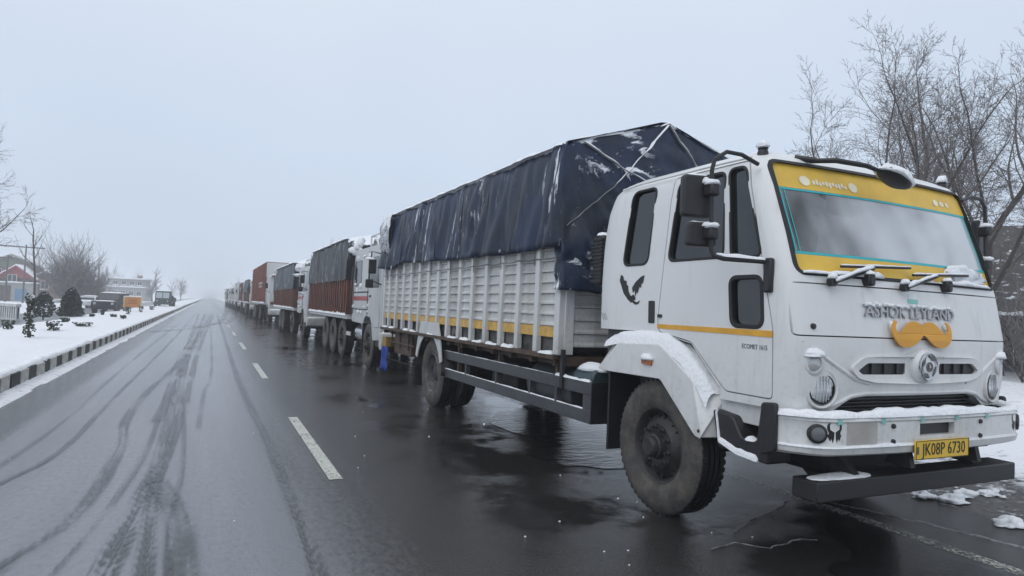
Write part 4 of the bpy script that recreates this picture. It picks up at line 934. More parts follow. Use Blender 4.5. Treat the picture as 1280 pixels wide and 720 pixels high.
# --- front mudguards
for s in (-1, 1):
    outer = [(0.72, 0.99), (0.43, 1.225), (-0.10, 1.245), (-0.46, 1.02), (-0.57, 0.655), (-0.50, 0.655), (-0.10, 0.995), (0.10, 1.0), (0.60, 0.985)]
    g = [(0.72, 0.99), (0.44, 1.235), (-0.08, 1.25), (-0.45, 1.03), (-0.565, 0.66)]
    gi = [(0.70, 1.005), (0.62, 1.300), (0.02, 1.335), (-0.36, 1.275), (-0.655, 0.985), (-0.645, 0.66)]
    b = MB()
    # outer face, chamfer up to the cab, front skirt: closed solid between outer face (x=1.13) and cab side (x=1.0)
    O = rounded([(0.71, 1.0), (0.42, 1.225), (-0.09, 1.245), (-0.46, 1.02), (-0.565, 0.655), (-0.50, 0.655), (-0.11, 0.995), (0.60, 0.985)], 0.02, 2)
    I = rounded([(0.80, 1.0), (0.60, 1.300), (0.02, 1.325), (-0.36, 1.265), (-0.66, 0.985), (-0.65, 0.655), (-0.50, 0.655), (-0.11, 0.995), (0.60, 0.985)][:6] + [(-0.11, 0.995), (0.60, 0.985)], 0.02, 2)
    n = len(O); vs = [(s * 1.135, *p) for p in O] + [(s * 0.99, *p) for p in I]
    b.add(vs, [tuple(range(n)), tuple(range(n, 2 * n))[::-1]] + [(i, (i + 1) % n, n + (i + 1) % n, n + i) for i in range(n)])
    fe = b.build('mudguard', WHITE, truck, bevel=0.012, smooth=25)
    lp = MB().prism(rounded([(0.10, 1.09), (-0.02, 1.085), (-0.02, 1.125), (0.10, 1.13)], .006, 2), s * 1.134, s * 1.148, 'x').build('side_marker', AMBERLENS, fe)
    MB().blob((s * 1.142, 0.04, 1.125), 0.03, 0.07, 0.045, 2, 10, 6).build('marker_snow', SNOW, fe)
    MB().lathe([(0.0, s * -0.002), (0.012, 0), (0.012, s * -0.01)], (s * 1.138, -0.535, 0.70), 'x', 10).build('mudguard_bolt', BLACK, fe)
    b = MB()
    def top_snow(a, c):
        t = a; P = [(0.64, 1.255), (0.45, 1.29), (0.1, 1.312), (-0.12, 1.295), (-0.32, 1.20), (-0.50, 1.05), (-0.585, 0.93)]
        k = t * (len(P) - 1); i = min(len(P) - 2, int(k)); f = k - i
        y = P[i][0] + (P[i + 1][0] - P[i][0]) * f; z = P[i][1] + (P[i + 1][1] - P[i][1]) * f
        w = 0.075 * (1 + 0.5 * nz(y * 6, s, 2)) * (1 if t < 0.75 else max(0.25, 1 - (t - .75) * 3)); x = 1.115 - c * w * 1.25 + 0.02
        dome = math.sin(math.pi * min(1, max(0, c * 1.15))); hh = 0.035 * (1 + 0.8 * nz(y * 7, c * 2, 5)) * min(1, 6 * t + .1)
        slope = (1.245 - 1.325) * 0
        return (s * (1.128 - c * 0.11), y - (0.06 * (t > .5) * (t - .5) * c), z - 0.045 + 0.075 * c + hh * dome - (0.03 if c == 0 else 0))
    b.grid(top_snow, 40, 7); b.build('mudguard_snow', SNOW, fe, smooth=60)
    MB().box(min(s * 0.78, s * 1.08), max(s * 0.78, s * 1.08), 0.60, 0.625, 0.34, 1.0).build('mud_flap', RUBBER, truck)
    MB().prism([(0.72, 1.0), (0.43, 1.22), (-0.10, 1.24), (-0.46, 1.0), (-0.46, 1.06), (-0.10, 1.29), (0.45, 1.28), (0.76, 1.06)], s * 0.70, s * 1.0, 'x').build('inner_arch', RUBBER, truck)

# --- mirrors, roof fittings, air intake
for s in (-1, 1):
    X = lambda u: s * u
    br = MB().tube([(X(1.05), -0.90, 2.43), (X(1.18), -0.89, 2.475), (X(1.30), -0.89, 2.475), (X(1.385), -0.88, 2.42), (X(1.40), -0.875, 2.35), (X(1.40), -0.89, 1.86), (X(1.385), -0.90, 1.825), (X(1.33), -0.92, 1.812), (X(1.075), -1.03, 1.805)], 0.0135, 8).build('mirror_bracket', BLACK, truck)
    MB().box(min(X(1.06), X(1.10)), max(X(1.06), X(1.10)), -1.07, -1.01, 1.62, 1.83).build('bracket_foot', BLACK, br, bevel=0.012)
    for (y0, z0, z1, hw, nm) in ((-0.80, 2.065, 2.325, 0.095, 'mirror'), (-0.82, 1.885, 2.035, 0.095, 'wide_mirror')):
        P = rounded([(-hw, z0), (hw, z0), (hw, z1), (-hw, z1)], 0.03, 4)
        o = MB().prism(P, -0.03, 0.03, 'y').build(nm, BLACK, br, bevel=0.014, smooth=40); o.location = (X(1.455 if nm == 'mirror' else 1.425), y0, 0); o.rotation_euler = (0, 0, 0.22 * s)
        MB().prism(scaled(P, 0.90), 0.031, 0.033, 'y').build('mirror_glass', CHROME, o)
        bb = MB(); snow_strip(bb, [(-hw * .8, 0.0, z1 - 0.004), (hw * .8, 0.0, z1 - 0.004)], 0.045, 0.014, z0, 0.02); bb.build('mirror_snow', SNOW, o)
    for z in (2.23, 1.965):
        MB().box(X(1.40) - 0.032, X(1.40) + 0.032, -0.92, -0.83, z - 0.04, z + 0.035).build('mirror_clamp', BLACK, br, bevel=0.015)
        bb = MB(); bb.blob((X(1.40), -0.885, z + 0.033), 0.042, 0.05, 0.032, z * 9, 10, 7, .5); bb.blob((X(1.41), -0.85, z + 0.045), 0.03, 0.03, 0.03, z * 5, 10, 7, .5); bb.build('clamp_snow', SNOW, br)
    bb = MB(); snow_strip(bb, [(X(1.37), -0.905, 1.838), (X(1.32), -0.925, 1.825), (X(1.09), -1.025, 1.816)], 0.026, 0.02, s, 0.02); bb.build('bracket_snow', SNOW, br)
    # roof marker lamp under a cap of snow
    ml = MB().lathe([(0.035, -0.03), (0.035, 0.015), (0.028, 0.03), (0.034, 0.034), (0.028, 0.06), (0.0, 0.065)], (X(0.93), -0.82, 2.525), 'z', 14).build('roof_lamp', BLACK, truck)
    MB().blob((X(0.93), -0.82, 2.573), 0.042, 0.042, 0.045, s + 2, 10, 6, .4).build('lamp_snow', SNOW, ml)
# drain channel and snow over the roof
b = MB(); b.grid(lambda a, c: (-0.92 + 1.84 * a, -0.78 + 1.30 * c + 0.05 * nz(a * 5, c * 5), 2.576 + 0.02 * math.sin(math.pi * a) * math.sin(math.pi * c) ** .5 + 0.015 * nz(a * 8, c * 6, 3) - (0.05 if a in (0, 1) or c in (0, 1) else 0)), 26, 22); b.build('roof_snow', SNOW, truck, smooth=60)
fm_ = MB().tube([(-0.64, -0.94, 2.50), (-0.52, -1.04, 2.50), (-0.38, -1.15, 2.465), (-0.28, -1.19, 2.43)], [0.016, 0.018, 0.016, 0.013], 8).build('front_mirror_arm', BLACK, truck)
fh = MB().blob((0, 0, 0), 0.145, 0.08, 0.045, 2, 20, 12, 0.05, False).build('front_mirror', BLACK, fm_); fh.location = (-0.16, -1.19, 2.405); fh.rotation_euler = (0, R(19), 0)
sn = MB().blob((0, 0, -0.004), 0.155, 0.09, 0.075, 5, 20, 10, 0.25).build('front_mirror_snow', SNOW, fh)
MB().tube([(-0.70, -0.87, 2.525), (-0.62, -0.97, 2.50)], 0.02, 8).build('arm_foot', BLACK, fm_)
# ribbed air intake behind the cab
ai = MB().box(-1.03, -0.90, 0.87, 1.02, 1.70, 2.14).build('air_intake', BLACK, truck, bevel=0.02)
for k in range(12): MB().box(-1.045, -0.89, 0.86, 1.035, 1.73 + k * 0.033, 1.742 + k * 0.033).build('intake_rib', BLACK, ai)
b = MB(); snow_strip(b, [(-0.965, .88, 2.138), (-0.965, 1.02, 2.138)], .14, .03, 3, .03); b.build('intake_snow', SNOW, ai)

# --- chassis
for s in (-1, 1): MB().box(min(s * .38, s * .46), max(s * .38, s * .46), -1.05, 7.9, 0.70, 0.93).build('chassis_rail', DARKMETAL, truck, bevel=0.01)
for v in (-0.6, 0.8, 2.0, 3.2, 4.4, 6.2, 7.6): MB().box(-0.38, 0.38, v, v + 0.09, 0.72, 0.90).build('cross_member', DARKMETAL, truck)
MB().tube([(-0.85, 0, .47), (0.85, 0, .47)], 0.06, 12).build('front_axle', DARKMETAL, truck)
MB().tube([(-0.9, 5.2, .49), (-0.3, 5.2, .49), (-0.15, 5.2, .49), (0.15, 5.2, .49), (0.3, 5.2, .49), (0.9, 5.2, .49)], [.08, .09, .2, .2, .09, .08], 16).build('rear_axle', DARKMETAL, truck)
MB().tube([(0, 0.8, .75), (0, 3.0, .66), (0, 5.1, .52)], 0.05, 12).build('propeller_shaft', DARKMETAL, truck)
for s in (-1, 1):
    for v, w in ((0, 0.75), (5.2, 0.85)):
        MB().prism([(v - w, .78), (v - w * .5, .66), (v, .58), (v + w * .5, .66), (v + w, .78), (v + w, .73), (v + w * .5, .58), (v, .50), (v - w * .5, .58), (v - w, .73)], s * 0.46, s * 0.54, 'x').build('leaf_spring', DARKMETAL, truck)
MB().box(-0.42, 0.42, -0.95, 0.6, 0.45, 1.0).build('engine_block', DARKMETAL, truck, bevel=0.05)
MB().tube([(-0.78, 1.35, .70), (-0.78, 2.25, .70)], 0.24, 20).build('fuel_tank', mat('tank_grey', (0.05, 0.055, 0.06), 0.5), truck, bevel=0.02)
at = MB().tube([(-0.93, 0.95, .86), (-0.93, 1.28, .86)], 0.105, 18).build('air_tank', mat('tank_teal', (0.035, 0.06, 0.07), 0.4), truck, bevel=0.02)
MB().blob((-0.93, 1.1, 0.935), 0.10, 0.19, 0.07, 6, 14, 8, .3).build('tank_snow', SNOW, at)
MB().box(-0.95, -0.5, 2.6, 3.3, 0.52, 0.86).build('battery_box', DARKMETAL, truck, bevel=0.02)
# side guard
for s in (-1, 1):
    x0, x1 = (-1.075, -1.045) if s < 0 else (1.045, 1.075)
    sg_ = MB().box(x0, x1, 0.90, 4.80, 0.735, 0.85).build('guard_rail', GUARD, truck, bevel=0.006)
    MB().box(x0, x1, 0.90, 4.80, 0.49, 0.605).build('guard_rail', GUARD, truck, bevel=0.006)
    for v, wv in ((0.90, 0.13), (1.50, 0.04), (2.05, 0.04), (2.9, 0.04), (3.85, 0.04), (4.72, 0.08)):
        MB().box(x0 + (0.004 if s < 0 else -0.034), x1 + (0.034 if s < 0 else -0.004), v + .002, v + wv - .002, 0.495, 0.845).build('guard_post', GUARD, truck)
    MB().box(min(s * 1.072, s * 0.86), max(s * 1.072, s * 0.86), 0.885, 0.899, 0.49, 0.85).build('guard_end_plate', BLACK, truck)
    for v in (1.55, 2.9, 4.2):
        MB().box(min(s * 1.04, s * 0.99), max(s * 1.04, s * 0.99), v, v + 0.05, 0.50, 1.03).build('guard_hanger', RUST, truck)
    MB().box(min(s * 1.10, s * 1.07), max(s * 1.10, s * 1.07), 1.36, 1.41, 0.74, 1.10).build('guard_hanger', BLACK, truck)
    b = MB(); snow_strip(b, [(s * 1.06, 0.93, 0.848), (s * 1.06, 1.55, 0.848)], .05, .022, 1, .03); snow_strip(b, [(s * 1.06, 1.6, 0.848), (s * 1.06, 4.75, 0.848)], .022, .007, 2, .05, .6); snow_strip(b, [(s * 1.06, 1.0, 0.604), (s * 1.06, 4.75, 0.604)], .022, .009, 3, .05, .6); b.build('guard_snow', SNOW, sg_)
    # rear mudguard
    P = []
    for k in range(13):
        a = math.pi * (0.02 + 0.96 * k / 12); P.append((5.2 - 0.60 * math.cos(a) * 1.0, 0.50 + 0.60 * math.sin(a)))
    inner = [(5.2 - 0.545 * math.cos(math.pi * (0.02 + .96 * k / 12)), 0.50 + 0.545 * math.sin(math.pi * (0.02 + .96 * k / 12))) for k in range(13)]
    top = [(4.62, 0.80), (4.72, 1.0), (4.86, 1.225), (5.55, 1.225), (5.70, 1.0), (5.79, 0.80)]
    b = MB(); poly = [(4.60, 0.70), (4.68, 0.98), (4.80, 1.225), (5.60, 1.225), (5.72, 0.98), (5.80, 0.70)] + inner[::-1][1:-1]
    b.prism(poly, s * 1.125, s * 1.140, 'x'); rf = b.build('rear_mudguard', OLDWHITE, truck)
    b = MB(); b.grid(lambda a, c: (s * (0.62 + 0.51 * c), 5.2 - 0.58 * math.cos(math.pi * a), 0.50 + 0.58 * math.sin(math.pi * a)), 20, 3); b.build('arch_liner', RUBBER, rf, solid=0.01)
    MB().box(min(s * 0.64, s * 1.12), max(s * 0.64, s * 1.12), 5.86, 5.875, 0.22, 0.95).build('mud_flap', RUBBER, truck)
# rear under-run bar, lamps and the blue cloth tied to it
rb = MB().box(-1.12, 1.12, 7.86, 7.96, 0.58, 0.70).build('rear_bar', RUST, truck)
MB().box(-1.135, -0.80, 7.62, 7.85, 0.70, 0.86).build('lamp_box', mat('ochre_paint', (0.30, 0.19, 0.05), 0.6, var=0.3), truck)
MB().box(-1.15, -1.09, 7.90, 8.02, 0.62, 0.74).build('bar_end', OLDWHITE, rb)
for v in (6.4, 6.9, 7.4): MB().tube([(-1.08, v, .72), (-1.08, v, 1.05)], 0.014, 6).build('hanger_rod', RUST, truck)
MB().tube([(-1.08, 6.1, .80), (-1.08, 7.9, .80)], 0.014, 6).build('hanger_rod', RUST, truck)
MB().box(-1.06, -0.3, 6.3, 7.3, 0.62, 0.98).build('tool_box', RUST, truck, bevel=0.01)
b = MB(); b.grid(lambda a, c: (-1.14 - 0.03 * math.sin(a * 8) * (0.4 + c) - .02 * nz(a * 6, c * 3), 7.42 + 0.36 * a + 0.04 * nz(c * 3, 2), 0.70 - (0.42 + 0.05 * nz(a * 7, 3)) * c), 16, 12); b.build('blue_cloth', BLUECLOTH, truck, solid=0.006)

# --- cargo body: lapped steel planks between posts
BV0, BV1, BU = 1.40, 7.98, 1.12
plank_me = {}
def plank(len_v, h=0.105):
    prof = [(0.0, 0.0), (-0.020, 0.004), (-0.020, 0.018), (-0.004, 0.040), (0.0, h - 0.002), (0.012, h - 0.002), (0.012, 0.0)]
    return MB().prism(prof[:], 0, len_v, 'y') 
for s in (-1, 1):
    for k in range(9):
        b = plank(BV1 - BV0 - 0.02)
        b.v = [((p[0]) * (1 if s < 0 else -1), p[1], p[2]) for p in b.v]
        o = b.build('side_plank', BODYWHITE, truck, smooth=20); o.location = (s * 1.085, BV0 + 0.01, 1.31 + k * 0.105)
        if s > 0 and k > 4: break
    MB().box(min(s * 1.098, s * 1.080), max(s * 1.098, s * 1.080), BV0 + .01, BV1 - .01, 1.205, 1.308).build('yellow_side_stripe', STRIPE, truck)
    for k in range(16):
        v = BV0 + k * 0.4375; w = 0.085 if k else 0.10
        if k == 15: v = BV1 - w
        o = MB().prism([(v, -0.0), (v + w, 0.0), (v + w, -0.0)], 0, 0) if False else MB()
        x0, x1 = (s * 1.135, s * 1.075)
        o.box(min(x0, x1), max(x0, x1), v, v + w, 1.045, 2.26)
        o.build('side_post', BODYWHITE, truck, bevel=0.008)
    MB().box(min(s * 1.16, s * 1.04), max(s * 1.16, s * 1.04), BV0 + .05, BV1, 1.0, 1.044).build('floor_runner', RUST, truck, bevel=0.004)
    for k in range(15):
        v = BV0 + k * 0.4375 + 0.10
        if nz(k * 1.7, s) > -0.1: snow_strip(MB(), [(s * 1.12, v + .02, 1.043), (s * 1.12, v + 0.30 - .1 * abs(nz(k * 3.3)), 1.043)], .07, .028, k, .03, .4).build('runner_snow', SNOW, truck)
    MB().box(min(s * 1.06, s * 1.03), max(s * 1.06, s * 1.03), BV0, BV1, 1.03, 1.205).build('floor_side', mat('dull_floor_edge', (0.13, 0.125, 0.12), 0.7, var=0.5, scale=3, col2=(0.03, 0.03, 0.03), amt=(0.5, 0.6)), truck)
    # lashing rope along the side with loops at posts
    P = []
    for k in range(61):
        t = k / 60; P.append((s * 1.142, BV0 + .05 + t * 6.5, 1.97 - 0.012 * abs(math.sin(t * 15 * math.pi)) + 0.012 * nz(t * 20, s)))
    MB().tube(P, 0.006, 5).build('lashing_rope', ROPE, truck)
MB().box(-1.03, 1.03, BV0 + .02, BV1, 0.94, 1.03).build('cargo_floor', RUST, truck)
for k in range(14): MB().box(-1.10, 1.10, BV0 + .1 + k * .49, BV0 + .16 + k * .49, 0.935, 0.998).build('floor_bearer', RUST, truck)
for k in range(9):
    b = plank(2.08); b.v = [(p[1], p[0], p[2]) for p in b.v]
    o = b.build('front_plank', BODYWHITE, truck, smooth=20); o.location = (-1.04, BV0 + 0.022, 1.12 + k * 0.125); o.scale = (1, 1, 1.19)
for u in (-1.078, 0.0, 0.985): MB().box(u, u + 0.10, BV0 - 0.02, BV0 + 0.03, 1.05, 2.26).build('front_post', BODYWHITE, truck, bevel=0.008)
MB().box(-1.07, 1.07, BV1 - 0.04, BV1 - .005, 1.05, 2.24).build('tailgate', BODYWHITE, truck)
MB().box(-1.05, 1.05, BV0 + .06, BV1 - .08, 1.05, 2.9).build('cargo_load', SEAT, truck, bevel=0.1)

# --- tarpaulin
def tarp_side_z(v):
    return lerp_tab([(1.4, 2.05), (2.7, 2.05), (4.3, 2.08), (5.4, 2.10), (6.7, 2.15), (7.2, 2.05), (8.0, 2.1)], v) + 0.022 * nz(v * 2.6, 3) + 0.014 * nz(v * 9, 5)
def tarp_fold(v, z):
    a = 0.045 * nz(v * 1.9 + 0.3 * z, z * 0.5, 1) + 0.12 * abs(nz(v * 3.6 + 0.9 * z, z * 0.7, 4)) * (1.3 - 0.3 * (z - 2)) + 0.02 * nz(v * 9 - 1.5 * z, z * 1.6, 7)
    # creases where the lashings pull it in over the posts
    d = abs(((v - 1.4) / 0.875) % 1 - 0.5) * 2; a -= 0.012 * (1 - d) ** 3 * 1.4
    return a
def ridge_z(v): return 3.06 + lerp_tab([(1.35, .34), (1.6, .34), (2.4, .18), (3.2, .05), (5, .04), (8, .03)], v)
b = MB(); NV = 170; prof_n = 0
for i in range(NV):
    v = 1.325 + (8.03 - 1.325) * i / (NV - 1); zb = tarp_side_z(v); row = []
    ze = 3.045 + 0.012 * nz(v * 3, 9) - 0.02 * abs(math.sin((v - 1.4) / 0.875 * math.pi)) * (v > 1.7)
    for k in range(17):
        t = k / 16; z = zb + (ze - zb) * t; row.append((-(1.15 + tarp_fold(v, z) * (1.15 - 0.5 * t) + 0.02 * (1 - t) ** 3 - 0.05 * t ** 6), v, z))
    for k in range(1, 12):
        t = k / 12; u = -1.10 + 1.10 * t; row.append((u, v, ze + 0.015 + (ridge_z(v) - ze) * t + 0.02 * nz(u * 3, v * 3)))
    row.append((0.0, v, ridge_z(v) + 0.01 * nz(v * 4, 1)))
    for k in range(1, 12):
        t = k / 12; u = 1.10 * t; row.append((u, v, ridge_z(v) + (ze - ridge_z(v)) * t + 0.02 * nz(u * 3, v * 3)))
    for k in range(9):
        t = 1 - k / 8; z = zb + (ze - zb) * t; row.append((1.15 + tarp_fold(v + 30, z), v, z))
    b.v.extend(row); prof_n = len(row)
for i in range(NV - 1):
    for j in range(prof_n - 1): b.f.append((i * prof_n + j, i * prof_n + j + 1, (i + 1) * prof_n + j + 1, (i + 1) * prof_n + j))
tarp = b.build('tarpaulin', TARP, truck, smooth=70, solid=0.006)
for k in range(1, 8):
    v = 1.4 + k * 0.875 + 0.03 * nz(k * 2.2)
    MB().tube([(-(1.15 + tarp_fold(v, z) * (1.15 - 0.5 * t) + 0.02 * (1 - t) ** 3 - 0.05 * t ** 6 + 0.002), v + 0.02 * nz(z * 2, k), z) for t, z in [(q / 14, tarp_side_z(v) + (3.03 - tarp_side_z(v)) * q / 14) for q in range(15)]], 0.007, 5).build('sheet_seam', INK, tarp)
def tfront(a, c):
    u = -1.20 + 2.40 * a; t_ = max(0, 1 - abs(u) / 1.10); ztop = 3.05 + 0.34 * min(1, t_ * 1.02) - (0.03 if abs(u) > 1.12 else 0)
    zb = 1.65 + 0.03 * nz(u * 3, 2) + 0.02 * nz(u * 9, 4)
    z = zb + (ztop - zb) * c
    ang = math.atan2(3.1 - z, u + 1.2); r_ = math.hypot(u + 1.2, z - 3.1)
    f = 0.045 * math.sin(ang * 19 + 1) * min(1, r_ * 1.2) * (0.4 + 0.6 * c) + 0.12 * abs(nz(u * 2.7 + z, z * 2.0, 6)) + 0.02 * nz(u * 8, z * 5, 8)
    dz = -0.06 * (1 - c) * (1 - c) - 0.10 * math.sin(math.pi * c) * t_ * 0.4
    return (u, 1.345 - abs(f) * (1 - c ** 6) + dz + 0.005 * c, z)
MB().grid(tfront, 70, 46).build('tarpaulin_front', TARP, truck, smooth=70, solid=0.006)
# bunched flap at the front corner: tarpaulin tucked round the side
b = MB(); b.grid(lambda a, c: (-(1.165 + 0.02 * nz(a * 4, c * 6) + 0.012 * math.sin(c * 18 + a * 3)), 1.34 + 0.12 * a - 0.03 * c * (1 - a), 2.16 - 0.50 * c + 0.02 * nz(a * 5, 1)), 8, 22); b.build('tarpaulin_corner', TARP, truck, smooth=70, solid=0.006)
for k in range(8):
    v = BV0 + 0.50 + k * 0.82 + 0.05 * nz(k * 3.1); zt_ = tarp_side_z(v) + 0.02
    o_ = MB().tube([(-1.165, v, zt_ + .02), (-1.155, v + .01, zt_ - .04), (-1.150, v + .015 + .03 * nz(k), 1.975), (-1.146, v + .02, 1.90 + .04 * nz(k * 2.2))], 0.006, 5).build('tie_rope', ROPE, truck)
    MB().lathe([(0.016, 0), (0.020, -.004), (0.016, -.008), (0.010, -.004)], (-1.172, v, zt_ + .03), 'x', 12, True).build('eyelet', CHROME, o_)
for s in (-1, 1): MB().tube([(s * 1.045, -0.84, 2.488), (s * 1.05, -0.6, 2.492), (s * 1.05, 0.3, 2.492), (s * 1.045, 0.56, 2.48)], 0.008, 6).build('drip_rail', WHITE, truck)
# snow along the eave and ridges, snowy lashing straps over the front
b = MB(); snow_strip(b, [(-1.09 + 0.0 * k, 1.45 + k * 0.1, 3.048) for k in range(65)], 0.13, 0.04, 3, 0.05, 0.7)
snow_strip(b, [(-1.02, 1.37, 3.085), (-0.9, 1.36, 3.115), (-0.62, 1.36, 3.19), (-0.5, 1.36, 3.22)], 0.05, 0.03, 5, 0.03); snow_strip(b, [(-0.09, 1.335, 3.35), (0.01, 1.34, 3.395), (0.10, 1.335, 3.35)], 0.04, 0.02, 6, 0.03)
snow_strip(b, [(0.30, 1.36, 3.31), (0.6, 1.36, 3.22), (1.05, 1.36, 3.08)], 0.06, 0.045, 7, 0.04)
b.build('tarpaulin_snow', SNOW, truck)
def on_front(u, z): 
    t_ = max(0, 1 - abs(u) / 1.10); ztop = 3.05 + 0.34 * min(1, t_ * 1.02); c = (z - 1.65) / (ztop - 1.65); p = tfront((u + 1.20) / 2.40, min(1, c)); return (u, p[1] - 0.02, z)
for A, B_ in (((0.0, 3.37), (-0.62, 2.70)), ((-0.98, 3.06), (-0.25, 2.70)), ((0.02, 3.37), (0.45, 2.86)), ((-0.62, 2.70), (-1.15, 2.25))):
    P = [on_front(A[0] + (B_[0] - A[0]) * k / 14, A[1] + (B_[1] - A[1]) * k / 14) for k in range(15)]
    st = MB().tube(P, 0.006, 6).build('lashing_strap', ROPE, truck)
    if A[1] > 2.9:
        bb = MB(); snow_strip(bb, [(p[0], p[1] - 0.004, p[2] + 0.004) for p in P[:8]], 0.035, 0.016, A[0] * 5, 0.03, 1.0)
        snow_strip(bb, [(p[0], p[1] - 0.003, p[2] + 0.003) for p in P[7:]], 0.012, 0.008, A[0] * 5, 0.03, 1.0); bb.build('strap_snow', SNOW, st)
b = MB()
for (v, z, w, h, sd) in ((2.06, 2.16, .05, .06, 4),):
    b.blob((-(1.155 + tarp_fold(v, z) * .9), v, z), 0.018, w, h, sd, 10, 7, .7, False)
b.build('tarpaulin_snow', SNOW, truck)
# snow-heaped loose end of the sheet over the tail
b = MB(); b.grid(lambda a, c: (-1.20 - 0.05 * math.sin(c * math.pi) + 0.03 * nz(a * 5, c * 5), 7.35 + 0.62 * a, 3.06 - (0.70 + .1 * nz(a * 5, 2)) * c), 14, 16); b.build('snowy_tarpaulin_end', make_tarp('tarpaulin_snow_caked', (0.014, 0.022, 0.055), (0.02, 0.03, 0.07), 0.66), truck, smooth=70, solid=0.01)

# ------------------------------------------------------------------ the queue behind
BROWN = mat('brown_body_paint', (0.135, 0.045, 0.026), 0.6, var=0.35, scale=3, col2=(0.07, 0.035, 0.025), amt=(0.5, 0.7))
BRICK = mat('brick_red_body_paint', (0.23, 0.085, 0.055), 0.6, var=0.3, scale=3)
GREENP = mat('green_steel', (0.10, 0.22, 0.15), 0.5, var=0.3)
BLUEGREY = make_tarp('bluegrey_tarpaulin_snow_dusted', (0.018, 0.024, 0.034), (0.03, 0.04, 0.055), 0.08)
GLASSFAR = mat('dark_cab_glass', (0.03, 0.034, 0.04), 0.08, var=0.3)
LAMPFAR = mat('lamp_far', (0.5, 0.5, 0.5), 0.2, 0.3)
FARWHITE = make_truck_white('snow_spattered_white_paint', (0.52, 0.53, 0.53), 1.0, 0.5)
def far_truck(label, x, y, S):
    """a forward-control cargo truck; local origin under the front axle"""
    t = thing('cargo_truck', label, 'truck', (x, y, 0), 0, TG); W = 1.17; det = S.get('det', 2); cw = S.get('cab', FARWHITE)
    H = S.get('cabh', 2.72)
    CL = S.get('cl', .66)
    side = rounded([(-1.28, .70), (-1.34, 1.25), (-1.30, 1.72), (-1.10, H - .12), (-0.95, H), (CL - .04, H), (CL + .02, 1.9), (CL, 1.0), (0.55, .98), (0.50, 0.75), (0.40, 1.06), (0.2, 1.17), (-0.2, 1.17), (-0.42, 1.02), (-0.58, .66)], 0.05, 3)
    cab = MB().prism(side, -W, W, 'x').build('cab', cw, t, bevel=0.04, smooth=40, seg=3)
    # windscreen, split side glass, doors
    def fz(z): return -1.30 + (z - 1.72) * (0.20 / (H - .12 - 1.72))
    P = rounded([(-1.0, 1.78), (1.0, 1.78), (0.96, H - .20), (-0.96, H - .20)], .06, 3)
    n = len(P); b = MB(); b.add([(p[0], fz(p[1]) - 0.008, p[1]) for p in P] + [(p[0], fz(p[1]) + 0.01, p[1]) for p in P], [tuple(range(n)), tuple(range(n, 2 * n))[::-1]] + [(i, (i + 1) % n, n + (i + 1) % n, n + i) for i in range(n)]); b.build('windscreen', GLASSFAR, t)
    b = MB(); snow_strip(b, [(-.95, fz(1.8) - .02, 1.765), (.95, fz(1.8) - .02, 1.765)], .06, .06, y, .05, .5); b.build('sill_snow', SNOW, t)
    for s in (-1, 1):
        d = MB().prism(rounded([(-0.98, H - .16), (-0.12, H - .16), (-0.08, 1.15), (-0.45, 1.15), (-0.62, 0.95), (-1.12, .95), (-1.14, 1.7)], .05, 3), s * (W - .01), s * (W + .012), 'x').build('door', cw, t, bevel=0.008)
        MB().prism(rounded([(-0.90, H - .26), (-0.22, H - .26), (-0.18, 1.80), (-1.03, 1.80)], .06, 3), s * (W + .010), s * (W + .018), 'x').build('door_window', GLASSFAR, d)
        MB().prism(rounded([(CL - .95, H - .26), (CL - .20, H - .26), (CL - .18, 1.86), (CL - .95, 1.86)], .06, 3), s * (W - .01), s * (W + .008), 'x').build('sleeper_window', GLASSFAR, t) if S.get('sleeper', True) else None
        MB().box(min(s * (W + .012), s * (W + .03)), max(s * (W + .012), s * (W + .03)), -0.30, -0.16, 1.60, 1.64).build('door_handle', BLACK, d)
        m = MB().tube([(s * (W - .02), -1.0, H - .22), (s * (W + .22), -1.12, H - .20), (s * (W + .25), -1.14, 1.95), (s * (W - .02), -1.16, 1.85)], .014, 6).build('mirror_bracket', BLACK, t)
        MB().box(s * (W + .2) - .08, s * (W + .2) + .08, -1.17, -1.11, 2.08, 2.38).build('mirror', BLACK, m, bevel=.02)
        if det > 1:
            for z_, h_, m_ in ((1.70, .03, DARKMETAL), (1.52, .10, REDPAINT), (1.30, .025, DARKMETAL)): MB().box(min(s * (W - .01), s * (W + .006)), max(s * (W - .01), s * (W + .006)), 0.0, CL - .08, z_, z_ + h_).build('side_trim', m_, t)
            for v_ in (.05, CL - .1): MB().box(min(s * (W - .01), s * (W + .01)), max(s * (W - .01), s * (W + .01)), v_, v_ + .025, 1.2, H - .1).build('panel_seam', DARKMETAL, t)
            MB().tube([(s * (W + .03), CL - .12, 1.2), (s * (W + .06), CL - .12, 1.3), (s * (W + .06), CL - .12, 2.3), (s * (W - .02), CL - .12, 2.4)], .018, 6).build('grab_rail', BLACK, t)
            rr_ = random.Random(int(y * 3) + s)
            for k in range(16): MB().blob((s * (W + .004), rr_.uniform(-.1, CL), rr_.choice([1.22, 1.35, 1.72, 1.86, 2.5]) + rr_.uniform(0, .06)), .02, rr_.uniform(.04, .14), rr_.uniform(.02, .06), k, 8, 5, .6, False).build('spattered_snow', SNOW, t)
            MB().box(s * (W + .25) - .08, s * (W + .25) + .08, -1.17, -1.11, 1.78, 1.96).build('mirror', BLACK, m, bevel=.02)
            for k in range(4): MB().lathe([(0.05, 0), (0.05, -.05), (0.0, -.06)], (s * 1.06, -1.36, 1.36 + .1 * k), 'y', 10).build('side_lamp', BLACK, t)
            MB().blob((s * (W + .25), -1.14, 2.37), .10, .05, .05, y + s, 8, 5).build('mirror_snow', SNOW, m)
